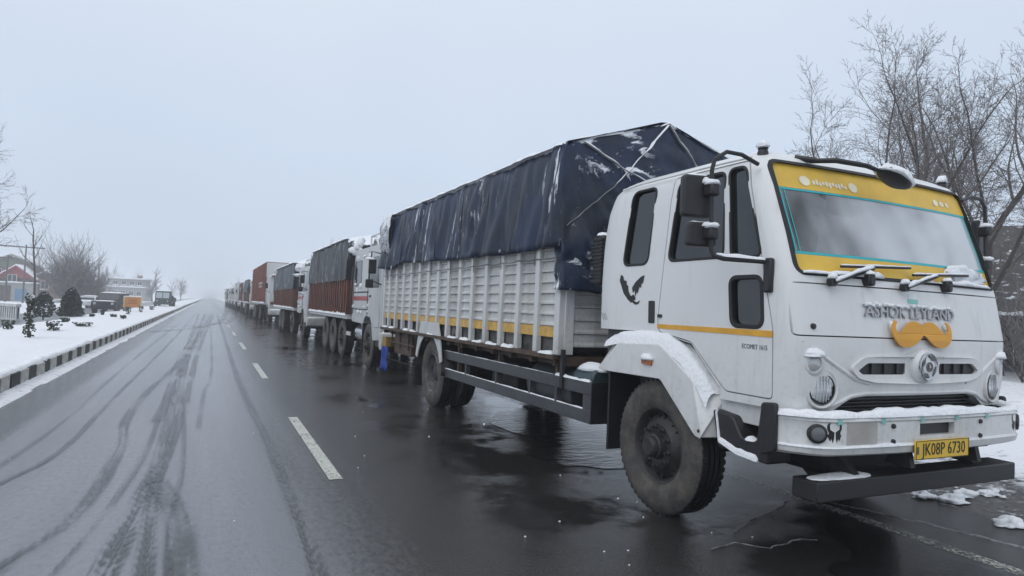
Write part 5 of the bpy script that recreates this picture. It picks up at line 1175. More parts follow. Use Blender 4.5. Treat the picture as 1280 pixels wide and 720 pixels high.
        hl = MB().box(s * .82 - .17, s * .82 + .17, -1.335, -1.27, .98, 1.13).build('headlamp', LAMPFAR, t, bevel=.03)
        MB().prism([(-1.12, .95), (-1.10, .52), (-.66, .55), (-.64, .72), (-.95, .72), (-.98, .95)], s * .95, s * 1.12, 'x').build('cab_step', BLACK, t)
        MB().box(min(s * 1.19, s * 1.0), max(s * 1.19, s * 1.0), .38, .40, .30, 1.0).build('mud_flap', RUBBER, t)
    MB().box(-1.13, 1.13, -1.355, -1.30, 1.17, 1.33).build('front_band', S.get('band', REDPAINT), t, bevel=.01)
    MB().box(-.55, .55, -1.345, -1.28, .96, 1.14).build('grille', BLACK, t)
    MB().box(-1.0, 1.0, -1.36, -1.29, 1.42, 1.62).build('grille', BLACK, t) if det > 1 else None
    bp = MB().prism(rounded([(-1.45, .86), (-1.45, .58), (-1.2, .55), (-1.2, .86)], .03, 2), -1.18, 1.18, 'x').build('bumper', S.get('bump', OLDWHITE), t, bevel=.02)
    b = MB(); snow_strip(b, [(-1.15, -1.36, .855), (1.15, -1.36, .855)], .16, .05, y, .06); b.build('bumper_snow', SNOW, t)
    b = MB(); b.grid(lambda a, c: (-1.15 + 2.3 * a, -1.05 + (CL + 1.0) * c, H - .01 + .07 * math.sin(math.pi * a) ** .4 * math.sin(math.pi * c) ** .4 + .04 * nz(a * 5 + y, c * 4) - (.05 if a in (0, 1) or c in (0, 1) else 0)), 16, 12); b.build('roof_snow', SNOW, t, smooth=60)
    if S.get('visor', True):
        MB().prism([(-1.12, H - .10), (-1.38, H - .16), (-1.38, H - .12), (-1.10, H - .04)], -1.1, 1.1, 'x').build('sun_visor', S.get('band', REDPAINT), t)
    if S.get('rack', False):
        r_ = MB()
        for u in (-1.05, -.35, .35, 1.05): r_.tube([(u, -.7, H - .02), (u, -.7, H + .28)], .02, 6); r_.tube([(u, .5, H - .02), (u, .5, H + .28)], .02, 6)
        for v in (-.7, .5): r_.tube([(-1.05, v, H + .28), (1.05, v, H + .28)], .02, 6)
        for u in (-1.05, 1.05): r_.tube([(u, -.7, H + .28), (u, .5, H + .28)], .02, 6)
        rk_ = r_.build('roof_rack', OLDWHITE, t)
        bb = MB(); 
        for k in range(9): bb.blob((-.95 + k * .24, -.1 + .3 * nz(k, y), H + .02), .2, .45, .24, k + y, 10, 6, .5)
        bb.build('rack_bundle', make_tarp('rack_sheet_snowy', (.05, .055, .06), (.09, .09, .09), .35) if 'rack_sheet_snowy' not in MATS else MATS['rack_sheet_snowy'], t, smooth=60)
    # chassis, wheels
    v0 = S.get('v0', .95); v1 = S['v1']; bz = S.get('bz', 1.16)
    for s in (-1, 1): MB().box(min(s * .4, s * .5), max(s * .4, s * .5), -1.1, v1 - .05, .72, .98).build('chassis_rail', DARKMETAL, t)
    MB().box(-.4, .4, -.9, .6, .5, 1.1).build('engine_block', DARKMETAL, t)
    for i, a in enumerate(S['axles']):
        k = 'f' if (i == 0 or a in S.get('singles', ())) else 'r'
        for s in (-1, 1):
            wheel(t, s * 1.15, a, k, s, det > 1 and s < 0, .51)
            if k == 'r': wheel(t, s * .84, a, 'r', s, False, .51)
        MB().tube([(-.85, a, .5), (.85, a, .5)], .08, 8).build('axle', DARKMETAL, t)
    MB().tube([(-.80, S.get('tank', 1.6), .70), (-.80, S.get('tank', 1.6) + .8, .70)], .24, 16).build('fuel_tank', CHROME if det > 1 else GUARD, t, bevel=.02)
    for s in (-1, 1):
        if det > 1 and S.get('guard', True): MB().box(min(s * 1.13, s * 1.1), max(s * 1.13, s * 1.1), S.get('tank', 1.6) + .9, S['axles'][-1] - .8 if len(S['axles']) < 3 else S['axles'][1] - .55, .62, .72).build('guard_rail', OLDWHITE, t) if (S['axles'][-1] - .8 if len(S['axles']) < 3 else S['axles'][1] - .55) > S.get('tank', 1.6) + 1.0 else None
    # body
    BW = 1.22; bt = S.get('bt', 2.14); bm_ = S['body']
    MB().box(-BW, BW, v0, v1, bz - .12, bz - .002).build('cargo_floor', S.get('floor', OLDWHITE), t)
    b = MB(); snow_strip(b, [(-BW - .01, v0 + .05, bz - .03), (-BW - .01, v1 - .05, bz - .03)], .10, .06, y, .08, .5); b.build('floor_edge_snow', SNOW, t)
    for s in (-1, 1):
        MB().box(min(s * (BW - .05), s * (BW - .02)), max(s * (BW - .05), s * (BW - .02)), v0, v1, bz, bt).build('side_panel', bm_, t)
        if s < 0 or det > 1:
            n = int((v1 - v0) / S.get('rib', .34)) 
            for k in range(n + 1):
                v = v0 + (v1 - v0 - .09) * k / n
                MB().box(min(s * (BW - .021), s * (BW + .045)), max(s * (BW - .021), s * (BW + .045)), v, v + .09, bz, bt).build('side_rib', bm_, t, bevel=.01 if det > 1 else 0)
    MB().box(-BW + .03, BW - .03, v0 - .03, v0, bz, bt + S.get('hb', .0)).build('headboard', S.get('head', bm_), t)
    MB().box(-BW + .03, BW - .03, v1 - .03, v1, bz, bt).build('tailgate', bm_, t)
    if S.get('roof'):
        MB().box(-BW, BW, v0 - .03, v1, bt, bt + .04).build('body_roof', bm_, t)
        b = MB(); b.grid(lambda a, c: (-BW + 2 * BW * a, v0 + (v1 - v0) * c, bt + .03 + .10 * math.sin(math.pi * a) ** .3 * math.sin(math.pi * c) ** .3), 10, 12); b.build('roof_snow', SNOW, t, smooth=60)
        b = MB(); rr = random.Random(int(y))
        for k in range(12): b.box(-BW - .05, -BW - .046, v0 + 2.0 + k * .28, v0 + 2.0 + k * .28 + rr.uniform(.12, .22), 2.42, 2.56)
        for k in range(10): b.box(-BW - .05, -BW - .046, v0 + 2.2 + k * .3, v0 + 2.2 + k * .3 + rr.uniform(.12, .24), 2.22, 2.34)
        b.build('side_lettering', mat('faded_white_lettering', (.45, .44, .42), .6), t)
    if S.get('tarp'):
        te = S['te']; zb = bt - .12; NVv = int((v1 - v0) * 12); b = MB(); pn = 0
        for i in range(NVv):
            v = v0 - .04 + (v1 - v0 + .08) * i / (NVv - 1); e_ = min(1, min(i, NVv - 1 - i) / 5); q = .5 + .5 * e_
            zt = te - .34 * (1 - e_) + .10 * nz(v * .9, y) + .05 * nz(v * 2.3, y, 4) ; row = []
            lo = zb + .03 * nz(v * 2, y, 3)
            for k in range(9):
                z = lo + (zt - lo) * k / 8; row.append((-(BW + .06 + .045 * nz(v * 2.2, z * .6, y) - .04 * (k / 8) ** 4), v, z))
            for k in range(1, 8):
                u = -1 + 2 * k / 8; row.append((u * (BW - .02), v, zt + S.get('ridge', .22) * (1 - abs(u) ** 1.6) + .03 * nz(u * 2, v * 2, y)))
            for k in range(6):
                z = zt + (lo - zt) * k / 5; row.append((BW + .05 + .03 * nz(v * 2, z, y + 5), v, z))
            b.v.extend(row); pn = len(row)
        for i in range(NVv - 1):
            for j in range(pn - 1): b.f.append((i * pn + j, i * pn + j + 1, (i + 1) * pn + j + 1, (i + 1) * pn + j))
        b.f.append(tuple(range(pn))); b.f.append(tuple((NVv - 1) * pn + j for j in range(pn))[::-1])
        b.build('tarpaulin', S['tarp'], t, smooth=70)
        b = MB(); rr = random.Random(int(y * 7)); 
        for k in range(26): 
            z = rr.uniform(bt, te); b.blob((rr.uniform(-BW, BW * .6), v0 - .10 - rr.random() * .05, z), rr.uniform(.06, .22), .06, rr.uniform(.05, .16), k, 8, 5, .6, False)
        b.build('headboard_snow', SNOW, t)
        b = MB(); snow_strip(b, [(-BW - .02, v0 + .3, te - .02), (-BW - .02, v1 - .3, te - .02)], .14, .05, y, .1, .6); b.build('tarpaulin_snow', SNOW, t)
        for k in range(3):
            v = v0 + .6 + k * (v1 - v0 - 1.2) / 2
            MB().tube([(-BW - .11, v, te - .1), (-BW - .12, v + .05, bt), (-BW - .06, v + .05, bz + .1)], .008, 4).build('lashing_rope', ROPE, t)
    return t
far_truck('white cab truck with brown ribbed body and snow-dusted charcoal sheet, directly behind the nearest truck', 4.44, 14.75,
          dict(v0=2.10, v1=8.9, cl=1.75, axles=[0, 3.15, 4.55, 5.85], singles=(3.15,), body=BROWN, tarp=TARP2, te=3.12, bt=2.16, rack=True, tank=1.2, cabh=2.74))
far_truck('third truck in the queue, snow-spattered white cab and dark sheet bulging over a brown body', 4.40, 25.6,
          dict(v0=2.3, v1=11.0, cl=1.6, axles=[0, 3.4, 7.1, 8.4], singles=(3.4,), body=BROWN, tarp=BLUEGREY, te=3.02, bt=2.05, rack=True, tank=4.2, ridge=.35, band=OLDWHITE))
far_truck('truck with a tall brick-red box body and white lettering, fourth in the queue', 4.38, 41.2,
          dict(v0=1.7, v1=14.5, axles=[0, 6.5, 11.2, 12.5], body=BRICK, roof=True, bt=3.72, cabh=2.9, head=OLDWHITE, rib=.6, band=BROWN, det=1, bz=1.25, floor=OLDWHITE))
QU = [(58.5, 'fifth truck in the queue, grey sheeted load behind a snow-caked pale cab', dict(v1=8.5, axles=[0, 5.6, 6.9], body=BROWN, tarp=TARP2, te=3.1, rack=True, det=1)),
      (70.5, 'sixth truck in the queue, white cab with an open brown body', dict(v1=8.0, axles=[0, 5.0], body=BROWN, roof=True, bt=3.0, det=1, head=OLDWHITE)),
      (82.5, 'seventh truck in the queue, pale box body with a dark front band', dict(v1=9.5, axles=[0, 5.5, 6.8], body=OLDWHITE, roof=True, bt=3.3, det=1, band=BROWN, head=OLDWHITE)),
      (96.0, 'eighth truck in the queue, low grey sheeted load fading in the snow haze', dict(v1=8.0, axles=[0, 5.0], body=BODYWHITE, tarp=TARP2, te=2.8, det=1)),
      (109.0, 'ninth truck in the queue, small pale shape in the haze', dict(v1=8.5, axles=[0, 5.2], body=OLDWHITE, roof=True, bt=2.9, det=1)),
      (123.0, 'tenth truck in the queue, faint brown body far along the road', dict(v1=8.0, axles=[0, 5.0], body=BROWN, tarp=TARP2, te=3.0, det=1)),
      (137.0, 'last truck of the queue that can be made out, faint and tiny', dict(v1=8.0, axles=[0, 5.0], body=OLDWHITE, roof=True, bt=3.2, det=1))]
for y, lb, S in QU: far_truck(lb, 4.3 + 0.15 * nz(y), y, S)

# ------------------------------------------------------------------ trees
BARK = mat('bark_dark', (0.060, 0.050, 0.045), 0.9, var=0.35, bump=0.5, bscale=30)
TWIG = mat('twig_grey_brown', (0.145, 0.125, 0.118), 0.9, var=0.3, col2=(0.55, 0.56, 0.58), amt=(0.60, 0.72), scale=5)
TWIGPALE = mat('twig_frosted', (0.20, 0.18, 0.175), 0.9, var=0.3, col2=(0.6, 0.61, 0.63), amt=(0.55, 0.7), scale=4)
def grow(tr, cr, p, d, L, r, depth, P, rng):
    n = P['seg'] if depth < 3 else 3
    pts = [p]; rad = [r]; dd = d.copy(); taper = P['taper'] if depth else P.get('ttaper', .72)
    nodes = []
    for i in range(n):
        j = P['wob'] * (1 + depth * .35)
        dd = (dd + Vector((rng.gauss(0, j), rng.gauss(0, j), rng.gauss(0, j) + P['up'] * (0.06 if depth < 3 else -.0)))).normalized()
        p = p + dd * (L / n); pts.append(p); rad.append(r * (1 - (1 - taper) * (i + 1) / n)); nodes.append((p.copy(), dd.copy(), rad[-1], (i + 1) / n))
    if depth == P['maxd']: rad[-1] *= 0.4
    tgt = tr if depth <= P['td'] else cr
    tgt.tube(pts, rad, 7 if depth == 0 else (5 if depth <= 2 else 3), depth == 0)
    if depth >= P['maxd']: return
    nc = P['kids'][depth]
    for k in range(nc):
        t = P['k0'] + (1 - P['k0']) * (k + rng.random() * .8) / nc if depth else P['t0'] + (1 - P['t0']) * (k + rng.random()) / nc
        if k == nc - 1: t = 1.0
        q = min(n - 1, int(t * n)); a = pts[q]; b_ = pts[min(q + 1, n)]; f = t * n - q; o = a + (b_ - a) * min(1, max(0, f)); base_d = nodes[min(q, n - 1)][1]
        ang = rng.uniform(*(P.get('ang0', P['ang']) if depth == 0 else P['ang'])) * (0.55 if k == nc - 1 else 1); az = rng.uniform(0, 2 * math.pi)
        s = base_d.orthogonal().normalized(); s2 = base_d.cross(s)
        nd = (base_d * math.cos(ang) + (s * math.cos(az) + s2 * math.sin(az)) * math.sin(ang)).normalized()
        rr = rad[min(q + 1, n)] * (P['rk'] if k < nc - 1 else .85)
        grow(tr, cr, o, nd, L * P['lk'][min(depth, len(P['lk']) - 1)] * rng.uniform(.75, 1.2) * (1 - P.get('tipk', 0) * t if depth else 1) * ((1.15 if 'tipk' not in P else 1.0) if k == nc - 1 else 1), max(rr, P['rmin']), depth + 1, P, rng)
def tree(label, loc, P, seed, twig=TWIG, bark=BARK, group='bare winter trees', name='bare_tree', cat='tree', lean=(0, 0), stems=1, spread=.3):
    t = thing(name, label, cat, loc, 0, group); rng = random.Random(seed); tr, cr = MB(), MB()
    for k in range(stems):
        a = rng.uniform(0, 6.28); sp_ = 0 if stems == 1 else spread * rng.uniform(.2, 1)
        d = Vector((lean[0] + sp_ * math.cos(a), lean[1] + sp_ * math.sin(a), 1)).normalized()
        o = Vector((.35 * sp_ * math.cos(a) * (stems > 1), .35 * sp_ * math.sin(a) * (stems > 1), -.15))
        grow(tr, cr, o, d, P['L'] * rng.uniform(.85, 1.1), P['r'], 0, P, rng)
    tr.build('trunk', bark, t, smooth=60); cr.build('crown', twig, t, smooth=0); return t
BIG = dict(L=3.3, r=.115, seg=9, wob=.06, up=1.0, taper=.22, ttaper=.80, maxd=5, td=1, kids=[8, 11, 7, 5, 3], k0=.15, t0=.50, ang=(.4, .9), ang0=(.25, .95), tipk=.50, rk=.55, lk=[1.55, .44, .62, .60, .60], rmin=.0048)
p1 = ray_point(1128, 430, 16.0); p2 = ray_point(1228, 430, 15.5); p3 = ray_point(1345, 430, 14.0)
tree('tall bare tree rising behind the truck cab roof, left of its pair', (p1.x, p1.y, .1), BIG, 21, lean=(-.03, .05))
tree('tall bare tree behind the right cab mirror, right of its pair', (p2.x, p2.y, .1), BIG, 8, lean=(.05, -.02))
tree('bare tree at the right edge with a limb arching towards the truck', (p3.x, p3.y, .1), dict(BIG, L=2.5, r=.09, kids=[5, 9, 5, 4, 3]), 33, lean=(-.12, .05))
p4 = ray_point(-70, 400, 30); tree('bare tree cut by the left edge of the picture', (p4.x, p4.y, .1), dict(BIG, L=3.1, r=.12, kids=[6, 10, 6, 4, 2], rmin=.009), 12, lean=(.03, 0), twig=TWIGPALE)
p5 = ray_point(42, 392, 42); tree('thin tall leafless poplar beside the red gabled house', (p5.x, p5.y, 0), dict(BIG, L=5.2, r=.085, kids=[7, 3, 2, 2], maxd=4, t0=.5, ang=(.15, .4), lk=[.30, .6, .6, .6], rmin=.012, ttaper=.4), 5, twig=TWIGPALE, lean=(.02, 0))
SH = dict(L=2.6, r=.05, seg=5, wob=.06, up=.8, taper=.6, ttaper=.6, maxd=4, td=0, kids=[5, 4, 4, 3], k0=.2, t0=.15, ang=(.2, .6), rk=.6, lk=[.55, .6, .6, .6], rmin=.010)
p6 = ray_point(86, 384, 56); tree('large frosted grey thicket of upright bare stems beside the house', (p6.x, p6.y, 0), SH, 3, twig=TWIGPALE, bark=TWIGPALE, name='bare_thicket', cat='thicket', group='bare shrubs', stems=26, spread=.55)
p7 = ray_point(112, 384, 62); tree('smaller frosted thicket right of the large grey one', (p7.x, p7.y, 0), dict(SH, L=1.9), 4, twig=TWIGPALE, bark=TWIGPALE, name='bare_thicket', cat='thicket', group='bare shrubs', stems=14, spread=.5)
# far trees fading along the road
FT = dict(L=3.2, r=.14, seg=4, wob=.08, up=.8, taper=.6, ttaper=.6, maxd=3, td=0, kids=[8, 6, 5], k0=.15, t0=.2, ang=(.3, .8), rk=.6, lk=[.6, .6, .6], rmin=.03)
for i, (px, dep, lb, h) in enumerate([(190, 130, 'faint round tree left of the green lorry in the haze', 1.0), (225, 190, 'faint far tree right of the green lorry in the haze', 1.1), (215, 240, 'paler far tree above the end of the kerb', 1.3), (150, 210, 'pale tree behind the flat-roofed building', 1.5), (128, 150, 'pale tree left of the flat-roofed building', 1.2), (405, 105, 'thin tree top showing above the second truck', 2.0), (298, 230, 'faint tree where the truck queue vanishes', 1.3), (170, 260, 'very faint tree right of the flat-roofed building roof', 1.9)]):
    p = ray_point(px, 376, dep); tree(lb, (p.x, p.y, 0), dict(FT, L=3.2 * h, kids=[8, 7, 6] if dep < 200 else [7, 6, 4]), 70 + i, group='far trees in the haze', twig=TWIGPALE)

# ------------------------------------------------------------------ verge plants and clutter on the left
LEAF = mat('dark_evergreen', (0.025, 0.035, 0.028), 0.8, var=0.5, scale=3, col2=(0.35, 0.37, 0.38), amt=(0.64, 0.8))
LEAF2 = mat('dull_green_leaf', (0.040, 0.055, 0.030), 0.7, var=0.5, scale=6, col2=(0.45, 0.47, 0.48), amt=(0.62, 0.78))
def leafy(label, loc, rx, rz, n, size, seed, prof, m=LEAF, name='shrub', cat='shrub', group='shrubs on the snowy median', cap=True):
    t = thing(name, label, cat, loc, 0, group); rg = random.Random(seed); b = MB()
    for k in range(n):
        h = rg.random() ** .8; w = prof(h) * rx; a = rg.uniform(0, 6.283); rr = w * math.sqrt(rg.random()) * (1 + .25 * nz(math.cos(a) * 2 + seed, math.sin(a) * 2, h * 4))
        c = Vector((rr * math.cos(a), rr * math.sin(a), .03 + h * rz)); d = Vector((math.cos(a) + rg.gauss(0, .5), math.sin(a) + rg.gauss(0, .5), rg.gauss(.3, .5))).normalized(); s = d.orthogonal().normalized() * size * .45; d = d * size * rg.uniform(.6, 1.3)
        b.add([c - d * .5, c + s, c + d * .5, c - s], [(0, 1, 2, 3)])
    b.build('foliage', m, t, smooth=0)
    MB().tube([(0, 0, -.1), (0, 0, rz * .5), (.02, 0, rz * .8)], [.03, .02, .01], 6).build('stem', BARK, t)
    if cap: MB().blob((0, 0, rz * .93), rx * .5 * prof(.9) + .03, rx * .5 * prof(.9) + .03, rz * .09, seed, 10, 6, .5).build('snow_cap', SNOW, t)
    return t
MZ = .27
def gp(px, py, z=MZ):
    d = right * ((px - 640) / F_PX) + up * (-(py - 360) / F_PX) + fwd; return Vector((0, 0, CAM_H)) + d * ((z - CAM_H) / d.z)
q = gp(88, 396); leafy('dark clipped evergreen cone standing on the far edge of the median', q, .55, 1.28, 2200, .11, 1, lambda h: 1.05 * (1 - h) ** .55 if h > .15 else .85 + h)
q = gp(54, 397); leafy('narrow dark evergreen left of the white-painted ring', q, .42, 1.05, 900, .10, 2, lambda h: .7 + .5 * math.sin(h * 3.1) - .5 * h)
q = gp(35, 424); leafy('spindly knee-high conifer sapling nearest on the median', q, .13, 1.05, 420, .06, 3, lambda h: .5 + .6 * abs(math.sin(h * 9)) - .3 * h, LEAF2)
for i, (px, py, rx, rz, lb) in enumerate([(67, 414, .20, .26, 'rounded green tuft poking out of the snow right of the sapling'), (10, 412, .16, .24, 'small dark tuft at the left picture edge on the median'), (81, 404, .14, .15, 'little dark tuft beyond the rounded green one'), (115, 397, .12, .14, 'tiny tuft left of the dark jeep on the snow'), (142, 398, .14, .16, 'tiny tuft below the dark jeep, left one'), (154, 399, .12, .14, 'tiny tuft below the dark jeep, right one'), (160, 394, .13, .42, 'upright tuft just left of the orange board foot'), (176, 391, .13, .38, 'upright tuft just right of the orange board foot'), (190, 388, .2, .3, 'low tuft between the orange board and the green lorry'), (103, 409, .3, .13, 'flattened pale brush in the middle of the median'), (128, 394, .1, .25, 'thin tuft under the dark jeep bonnet')]):
    leafy(lb, gp(px, py), rx, rz, 110, .07, 40 + i, lambda h: .7 + .4 * h, LEAF2, 'snow_tuft', 'tuft', 'small tufts in the snow', i in (0, 9))
# white-painted tyre ring standing on edge
q = gp(68, 391); rg_ = MB().lathe([(.30, -.10), (.44, -.10), (.50, -.05), (.50, .05), (.44, .10), (.30, .10)], (0, 0, 0), 'y', 28, True).build('painted_tyre', mat('ring_white_paint', (.62, .63, .64), .6, var=.2)); rg_.location = (q.x, q.y + 1, MZ + .36); rg_.scale = (1, 1, .74); tag(rg_, 'white-painted tyre standing on edge between two dark evergreens', 'tyre')
# striped barrier across the far carriageway
q = gp(-12, 397, .1); bar_ = thing('striped_barrier', 'white barrier with dark slots at the left edge beyond the median', 'barrier', (q.x, q.y, .1), R(-62))
MB().box(0, 3.6, -.08, .08, .0, .10).build('rail', OLDWHITE, bar_); MB().box(0, 3.6, -.09, .09, .58, .70).build('rail', OLDWHITE, bar_)
for k in range(13): MB().box(.02 + k * .28, .16 + k * .28, -.06, .06, .10, .58).build('slat', OLDWHITE, bar_)
MB().box(0, 3.6, -.012, .012, .1, .58).build('backing', DARKMETAL, bar_)
b = MB(); snow_strip(b, [(0, 0, .70), (3.6, 0, .70)], .18, .06, 2, .08); b.build('barrier_snow', SNOW, bar_)

# dark jeep on the far carriageway, facing the camera
q = gp(138, 392, .10); jp = thing('parked_jeep', 'dark open-backed jeep with snowy roof parked beyond the median', 'jeep', (q.x, q.y, .10), R(-8)); jp.scale = (.84,) * 3
JD = mat('jeep_dark_paint', (.035, .038, .040), .5, var=.3, col2=(.4, .42, .43), amt=(.66, .8))
MB().prism(rounded([(-1.9, .35), (-1.9, .95), (-.75, 1.02), (1.9, 1.02), (1.9, .35)], .08, 3), -.82, .82, 'x').build('body', JD, jp, bevel=.05)
cb = MB().prism(rounded([(-.75, 1.0), (-.5, 1.58), (1.8, 1.58), (1.88, 1.0)], .08, 3), -.76, .76, 'x').build('cabin', JD, jp, bevel=.05)
MB().prism([(-.74, 1.06), (-.56, 1.50), (-.54, 1.50), (-.70, 1.06)], -.66, .66, 'x').build('windscreen', GLASSFAR, jp)
for s in (-1, 1):
    MB().box(min(s * .755, s * .765), max(s * .755, s * .765), -.3, .7, 1.08, 1.48).build('side_window', GLASSFAR, jp)
    MB().lathe([(.09, 0), (.09, -.04), (0, -.05)], (s * .58, -1.9, .78), 'y', 14).build('headlamp', LAMPFAR, jp)
    for v in (-1.25, 1.25): MB().lathe([(.2, .0), (.36, .0), (.38, .03), (.38, .19), (.36, .22), (.2, .22)], (s * .62 - (.0 if s > 0 else .22), v, .38), 'x', 20).build('wheel', RUBBER, jp)
MB().box(-.8, .8, -2.0, -1.9, .42, .58).build('bumper', BLACK, jp); MB().box(-.4, .4, -1.92, -1.90, .62, .9).build('grille', BLACK, jp)
b = MB(); b.grid(lambda a, c: (-.72 + 1.44 * a, -.45 + 2.2 * c, 1.57 + .09 * (math.sin(math.pi * a) * math.sin(math.pi * c)) ** .3), 9, 9); b.grid(lambda a, c: (-.7 + 1.4 * a, -1.8 + .95 * c, .95 + .07 * (math.sin(math.pi * a) * math.sin(math.pi * c)) ** .3), 9, 9); b.build('snow_cover', SNOW, jp, smooth=60)
# orange notice board
q = gp(165, 390); sb = thing('orange_board', 'square orange notice board on posts behind the median', 'board', (q.x, q.y, MZ), R(4)); sb.scale = (.66,) * 3
for s in (-1, 1): MB().tube([(s * .6, 0, -.2), (s * .6, 0, 1.55)], .035, 8).build('post', OLDWHITE, sb)
bd = MB().box(-.68, .68, -.05, -.01, .48, 1.42).build('panel', mat('orange_board_paint', (.52, .22, .06), .6, var=.15, col2=(.40, .14, .04)), sb)
b = MB(); b.box(-.78, -.68, -.055, 0, .42, 1.48).box(.68, .78, -.055, 0, .42, 1.48).box(-.68, .68, -.055, 0, 1.42, 1.48).box(-.68, .68, -.055, 0, .42, .48); b.build('panel_frame', mat('pale_ochre_frame', (.6, .5, .33), .6), sb)
b = MB(); snow_strip(b, [(-.76, -.03, 1.48), (.76, -.03, 1.48)], .08, .06, 2, .05); b.build('board_snow', SNOW, sb)
b = MB(); b.box(-.42, .42, -.056, -.051, .80, .86).box(-.30, .30, -.056, -.051, .94, 1.0).box(-.36, .36, -.056, -.051, 1.10, 1.16); b.build('board_marks', mat('board_mark', (.30, .09, .03), .6), sb)
# green lorry far on the other carriageway
q = gp(204, 385, .1); gl_ = thing('green_lorry', 'dark green lorry with pale windscreen far beyond the orange board', 'lorry', (q.x, q.y, .1), R(-4)); gl_.scale = (.72,) * 3
GD = mat('lorry_green', (.030, .055, .042), .6, var=.3)
MB().prism(rounded([(-1.2, .6), (-1.25, 1.3), (-1.1, 2.35), (.5, 2.4), (.5, .6)], .1, 3), -.95, .95, 'x').build('cab', GD, gl_, bevel=.05)
for s in (-1, 1):
    MB().prism([(-1.27, 1.42), (-1.13, 2.2), (-1.10, 2.2), (-1.22, 1.42)], s * .05, s * .82, 'x').build('windscreen_pane', mat('pale_glass', (.45, .5, .53), .15), gl_)
    for v in (-.4, 3.2): MB().lathe([(.2, 0), (.46, 0), (.5, .04), (.5, .26), (.46, .3), (.2, .3)], (s * .8 - (0 if s > 0 else .3), v, .5), 'x', 20).build('wheel', RUBBER, gl_)
    MB().lathe([(.11, 0), (.11, -.05), (0, -.06)], (s * .65, -1.24, 1.0), 'y', 14).build('headlamp', LAMPFAR, gl_)
MB().box(-1.1, 1.1, -1.45, -1.2, .5, .75).build('bumper', GD, gl_); MB().box(-1.1, 1.1, .7, 4.6, .9, 1.5).build('load_bed', GD, gl_)
MB().blob((0, -.3, 2.38), .95, .9, .14, 3, 14, 7, .3).build('roof_snow', SNOW, gl_)
for k in range(5): MB().blob((0, 1.1 + k * .8, 1.45), .9, .6, .4, k, 12, 7, .5).build('load_heap', GD, gl_)
# other parked cars, small and pale, on the far side
for i, (px, py, col, lb) in enumerate([(112, 385, (.55, .56, .58), 'snow-covered pale car parked left of the dark jeep')]):
    q = gp(px, py, .1); c_ = thing('parked_car', lb, 'car', (q.x, q.y, .1), R(-10 + 20 * i), 'cars parked on the far side'); c_.scale = (.72,) * 3; cm = mat('car_paint_%d' % i, col, .35)
    MB().prism(rounded([(-2.0, .3), (-2.0, .75), (-1.0, .92), (-.5, 1.38), (.9, 1.4), (1.5, .98), (2.0, .9), (2.0, .3)], .1, 3), -.8, .8, 'x').build('body', cm, c_, bevel=.06)
    MB().prism([(-1.0, .96), (-.52, 1.34), (-.49, 1.34), (-.95, .96)], -.68, .68, 'x').build('windscreen', GLASSFAR, c_)
    for s in (-1, 1):
        MB().box(min(s * .795, s * .81), max(s * .795, s * .81), -.6, 1.0, .98, 1.3).build('side_window', GLASSFAR, c_)
        MB().box(s * .55 - .14, s * .55 + .14, -2.02, -1.97, .6, .72).build('headlamp', LAMPFAR, c_)
        for v in (-1.25, 1.25): MB().lathe([(.18, 0), (.29, 0), (.31, .03), (.31, .17), (.29, .2), (.18, .2)], (s * .62 - (0 if s > 0 else .2), v, .31), 'x', 18).build('wheel', RUBBER, c_)
    b = MB(); b.grid(lambda a, c: (-.68 + 1.36 * a, -.55 + 1.5 * c, 1.38 + .1 * (math.sin(math.pi * a) * math.sin(math.pi * c)) ** .3), 9, 9); b.grid(lambda a, c: (-.7 + 1.4 * a, -1.95 + .9 * c, .78 + .13 * c + .08 * (math.sin(math.pi * a) * math.sin(math.pi * c)) ** .3), 9, 9); b.build('snow_cover', SNOW, c_, smooth=60)

# ------------------------------------------------------------------ buildings
BRK = mat('weathered_brick', (.20, .135, .105), .85, var=.3, scale=4, bump=.3); PLA = mat('grey_plaster', (.33, .32, .31), .85, var=.2)
ROOFRED = mat('red_roof_sheet', (.30, .045, .055), .5, var=.2); BLUESH = mat('blue_shutter', (.09, .20, .33), .6); WOODD = mat('dark_timber', (.07, .05, .04), .8)
GREENROOF = mat('dull_green_gable', (.16, .18, .14), .7, var=.2)
D_H = 78.0
hp = ray_point(22, 375, D_H); hs = thing('red_gabled_house', 'two-storey brick house with red gable front and snowy roofs', 'house', (hp.x, hp.y, 0), R(-4)); hs.scale = (.85,) * 3
k_ = D_H / F_PX     # metres per photo pixel at that distance
def gable_roof(par, x0, x1, y0, y1, ze, zr, m, gm, over=.5, snow=True, gname='gable'):
    xm = (x0 + x1) / 2
    MB().prism([(x0 - over, ze - over * .35), (xm, zr), (x1 + over, ze - over * .35), (x1 + over, ze - over * .35 - .15), (xm, zr - .18), (x0 - over, ze - over * .35 - .15)], y0 - over, y1 + over, 'y').build('roof', m, par)
    MB().prism([(x0, ze), (xm, zr - .2), (x1, ze)], y0, y1, 'y').build(gname, gm, par)
    if snow: MB().prism([(x0 - over, ze - over * .35 + .004), (xm, zr + .004), (x1 + over, ze - over * .35 + .004), (x1 + over, ze - over * .35 + .2), (xm, zr + .24), (x0 - over, ze - over * .35 + .2)], y0 - over + .25, y1 + over, 'y').build('roof_snow', SNOW, par, bevel=.06)
def window(par, x, z, w, h, y, m=OLDWHITE):
    f = MB().box(x - w / 2, x + w / 2, y - .08, y, z, z + h).build('window', m, par)
    for i in range(2): MB().box(x - w / 2 + .08 + i * (w / 2 - .04), x - .04 + i * (w / 2 - .04), y - .10, y - .081, z + .08, z + h - .08).build('pane', GLASSFAR, f)
    MB().box(x - w / 2 - .08, x + w / 2 + .08, y - .18, y, z - .1, z - .002).build('sill', SNOW, f)
